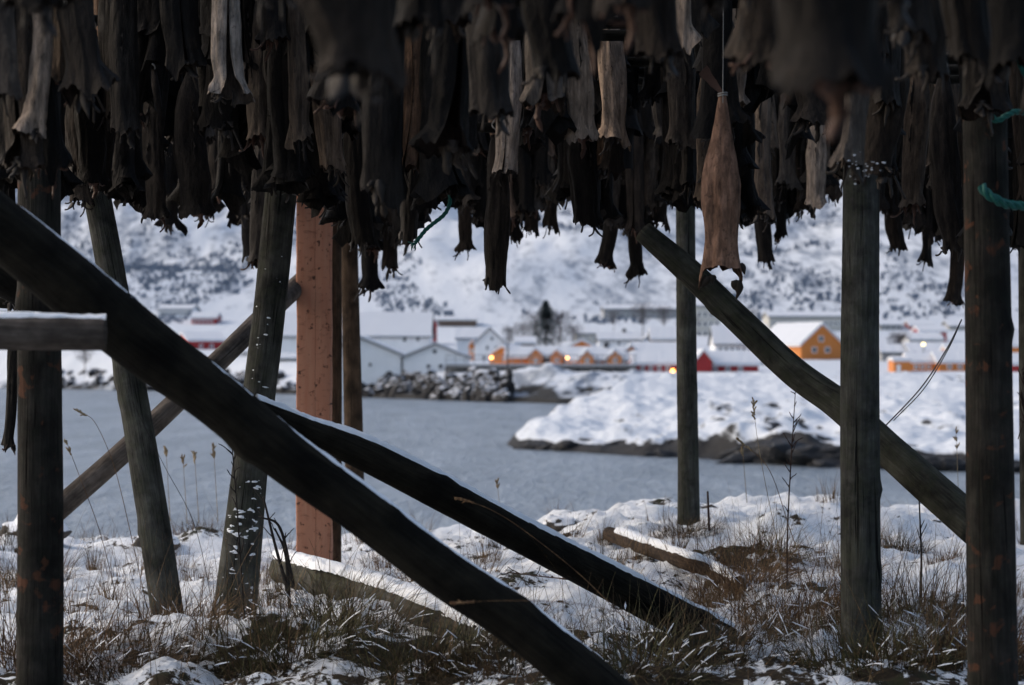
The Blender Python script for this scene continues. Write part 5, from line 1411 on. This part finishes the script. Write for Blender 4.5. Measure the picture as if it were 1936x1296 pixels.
# ------------------------------------------------------------------ trees
def conifer(px, yb, yt, d, label, seed, w=.34, group='conifers of the village'):
    k_ = d / F; h = (yb - yt) * k_; r_ = random.Random(seed)
    root = empty('conifer', ((px - CX) * k_, d, CZ + (HY - yb) * k_)); tag(root, label, 'tree', group)
    v, f, _, _ = tube([(0, 0, -1.5), (0, 0, h * .5), (0, 0, h * .98)], [h * .022, h * .015, .02], nseg=8, sub=3); new_mesh('trunk', v, f, M['bark'], root)
    V = []; Fc = []
    n = 3200
    for _ in range(n):
        t = r_.random() ** .8; z = h * (.06 + .94 * t); R = h * w * (1 - t) ** .8 * .5 * (1 + .35 * math.sin(z * 3 + seed)) + .08
        a = r_.uniform(0, 6.28); q = R * r_.uniform(.2, 1.15); l = h * .05 * r_.uniform(.6, 1.4)
        c = Vector((math.cos(a) * q, math.sin(a) * q, z - .3 * q)); dv = Vector((math.cos(a), math.sin(a), -.35)) * l; s = Vector((-math.sin(a), math.cos(a), r_.uniform(-.4, .4))) * l * .4
        b = len(V); V += [tuple(c - s), tuple(c + s), tuple(c + dv)]; Fc.append((b, b + 1, b + 2))
    new_mesh('crown', V, Fc, M['conifer'], root, smooth_=False)
def bare_tree(px, yb, yt, d, label, seed, mat='bare', n=900, group='bare trees of the village', spread=.5):
    k_ = d / F; h = (yb - yt) * k_; r_ = random.Random(seed)
    root = empty('bare_tree', ((px - CX) * k_, d, CZ + (HY - yb) * k_)); tag(root, label, 'tree', group)
    v, f, _, _ = tube([(0, 0, -1.5), (.1, 0, h * .4), (0, 0, h * .9)], [h * .02, h * .014, .03], nseg=7, sub=3); new_mesh('trunk', v, f, M['bark'], root)
    V = []; Fc = []
    for _ in range(n):
        a = r_.uniform(0, 6.28); z0 = h * r_.uniform(.12, .85); rr = r_.random()
        R = h * spread * (1 - abs(z0 / h - .45)) * .6 * rr
        c = Vector((math.cos(a) * R, math.sin(a) * R, z0 + R * .6)); l = h * r_.uniform(.06, .16)
        dv = Vector((math.cos(a) * .6 + r_.uniform(-.3, .3), math.sin(a) * .6, 1)) .normalized() * l; s = Vector((1, 0, .2)) * h * .006
        b = len(V); V += [tuple(c - s), tuple(c + s), tuple(c + dv)]; Fc.append((b, b + 1, b + 2))
    new_mesh('crown', V, Fc, M[mat], root, smooth_=False)
conifer(1032, 655, 568, 375, 'tall dark conifer standing alone behind the orange cabins', 1, .8)
for i, (px, yb, yt, lb) in enumerate([(1012, 652, 592, 'bare tree left of the tall dark conifer'), (1058, 655, 590, 'bare tree right of the tall dark conifer'), (988, 652, 612, 'low bare tree above the steep white house'),
                                  (1085, 656, 615, 'low bare tree above the orange gable'), (965, 655, 618, 'bare shrub just right of the steep white house'), (1160, 618, 590, 'bare tree at the left end of the long grey building'),
                                  (1215, 622, 575, 'bare tree before the middle of the long grey building'), (1255, 620, 580, 'bare tree before the right end of the long grey building'), (1300, 650, 600, 'bare tree hidden by the slim post'),
                                  (1420, 620, 585, 'bare tree left of the big orange house'), (1460, 668, 640, 'bare shrub beside the big orange house'), (1700, 675, 630, 'dark bare tree right of the grey-green post'),
                                  (240, 690, 655, 'bare tree behind the leaning left pole'), (160, 695, 650, 'bare tree below the snow-topped rail')]):
    bare_tree(px, yb, yt, 385 if yb < 660 else 330, lb, 50 + i, n=700 if px != 1700 else 1400, spread=.9)
for i, (px, yb, yt) in enumerate([(1683, 612, 588), (1708, 616, 590), (1742, 606, 580), (1728, 607, 586), (1757, 606, 583), (1786, 618, 592), (1768, 612, 590)]):
    conifer(px, yb, yt, 470, 'blue-dark conifer up the slope between the right posts, ' + ['leftmost', 'second from left', 'tallest middle one', 'left of the tallest', 'right of the tallest', 'rightmost', 'just left of the rightmost'][i], 80 + i, .5)

# scrub covering the hill: one far-off mass of leafless birch thickets
r_ = np.random.RandomState(4); V = []; Fc = []
cnt = 0
N0 = 16000
dd_ = r_.uniform(455, 1000, N0); pp_ = r_.uniform(-300, 2250, N0); xx_ = (pp_ - CX) * dd_ / F
mm_ = fbm(xx_ / 20 + dd_ / 150, dd_ / 140, 0, 88, 4) + .10 * (pp_ < 450) + .05 * (pp_ > 1250)
zz_ = far_z(pp_, dd_, xx_)
for d, px, x, m, z in zip(dd_, pp_, xx_, mm_, zz_):
    if m < .13: continue
    s = r_.uniform(.3, 1.1) * (1 + .5 * max(0, m))
    for q in range(3):
        a = r_.uniform(0, 6.28); b = len(V); ox, oy = r_.uniform(-1.6 * s, 1.6 * s), r_.uniform(-s, s); hh = s * r_.uniform(.7, 1.4)
        V += [(x + ox - .25 * s, d + oy, z - .3), (x + ox + .25 * s, d + oy, z - .3), (x + ox + r_.uniform(-.8, .8) * s, d + oy + .3, z + hh), (x + ox - r_.uniform(0, .6) * s, d + oy, z + hh * .7)]
        Fc.append((b, b + 1, b + 2, b + 3))
    cnt += 1
o = new_mesh('scrub', V, Fc, M['scrubm'], smooth_=False)
tag(o, 'leafless birch scrub covering the snowy hillside', 'scrub', kind='stuff')
print('SCRUB', cnt, 'objects', len(bpy.data.objects))
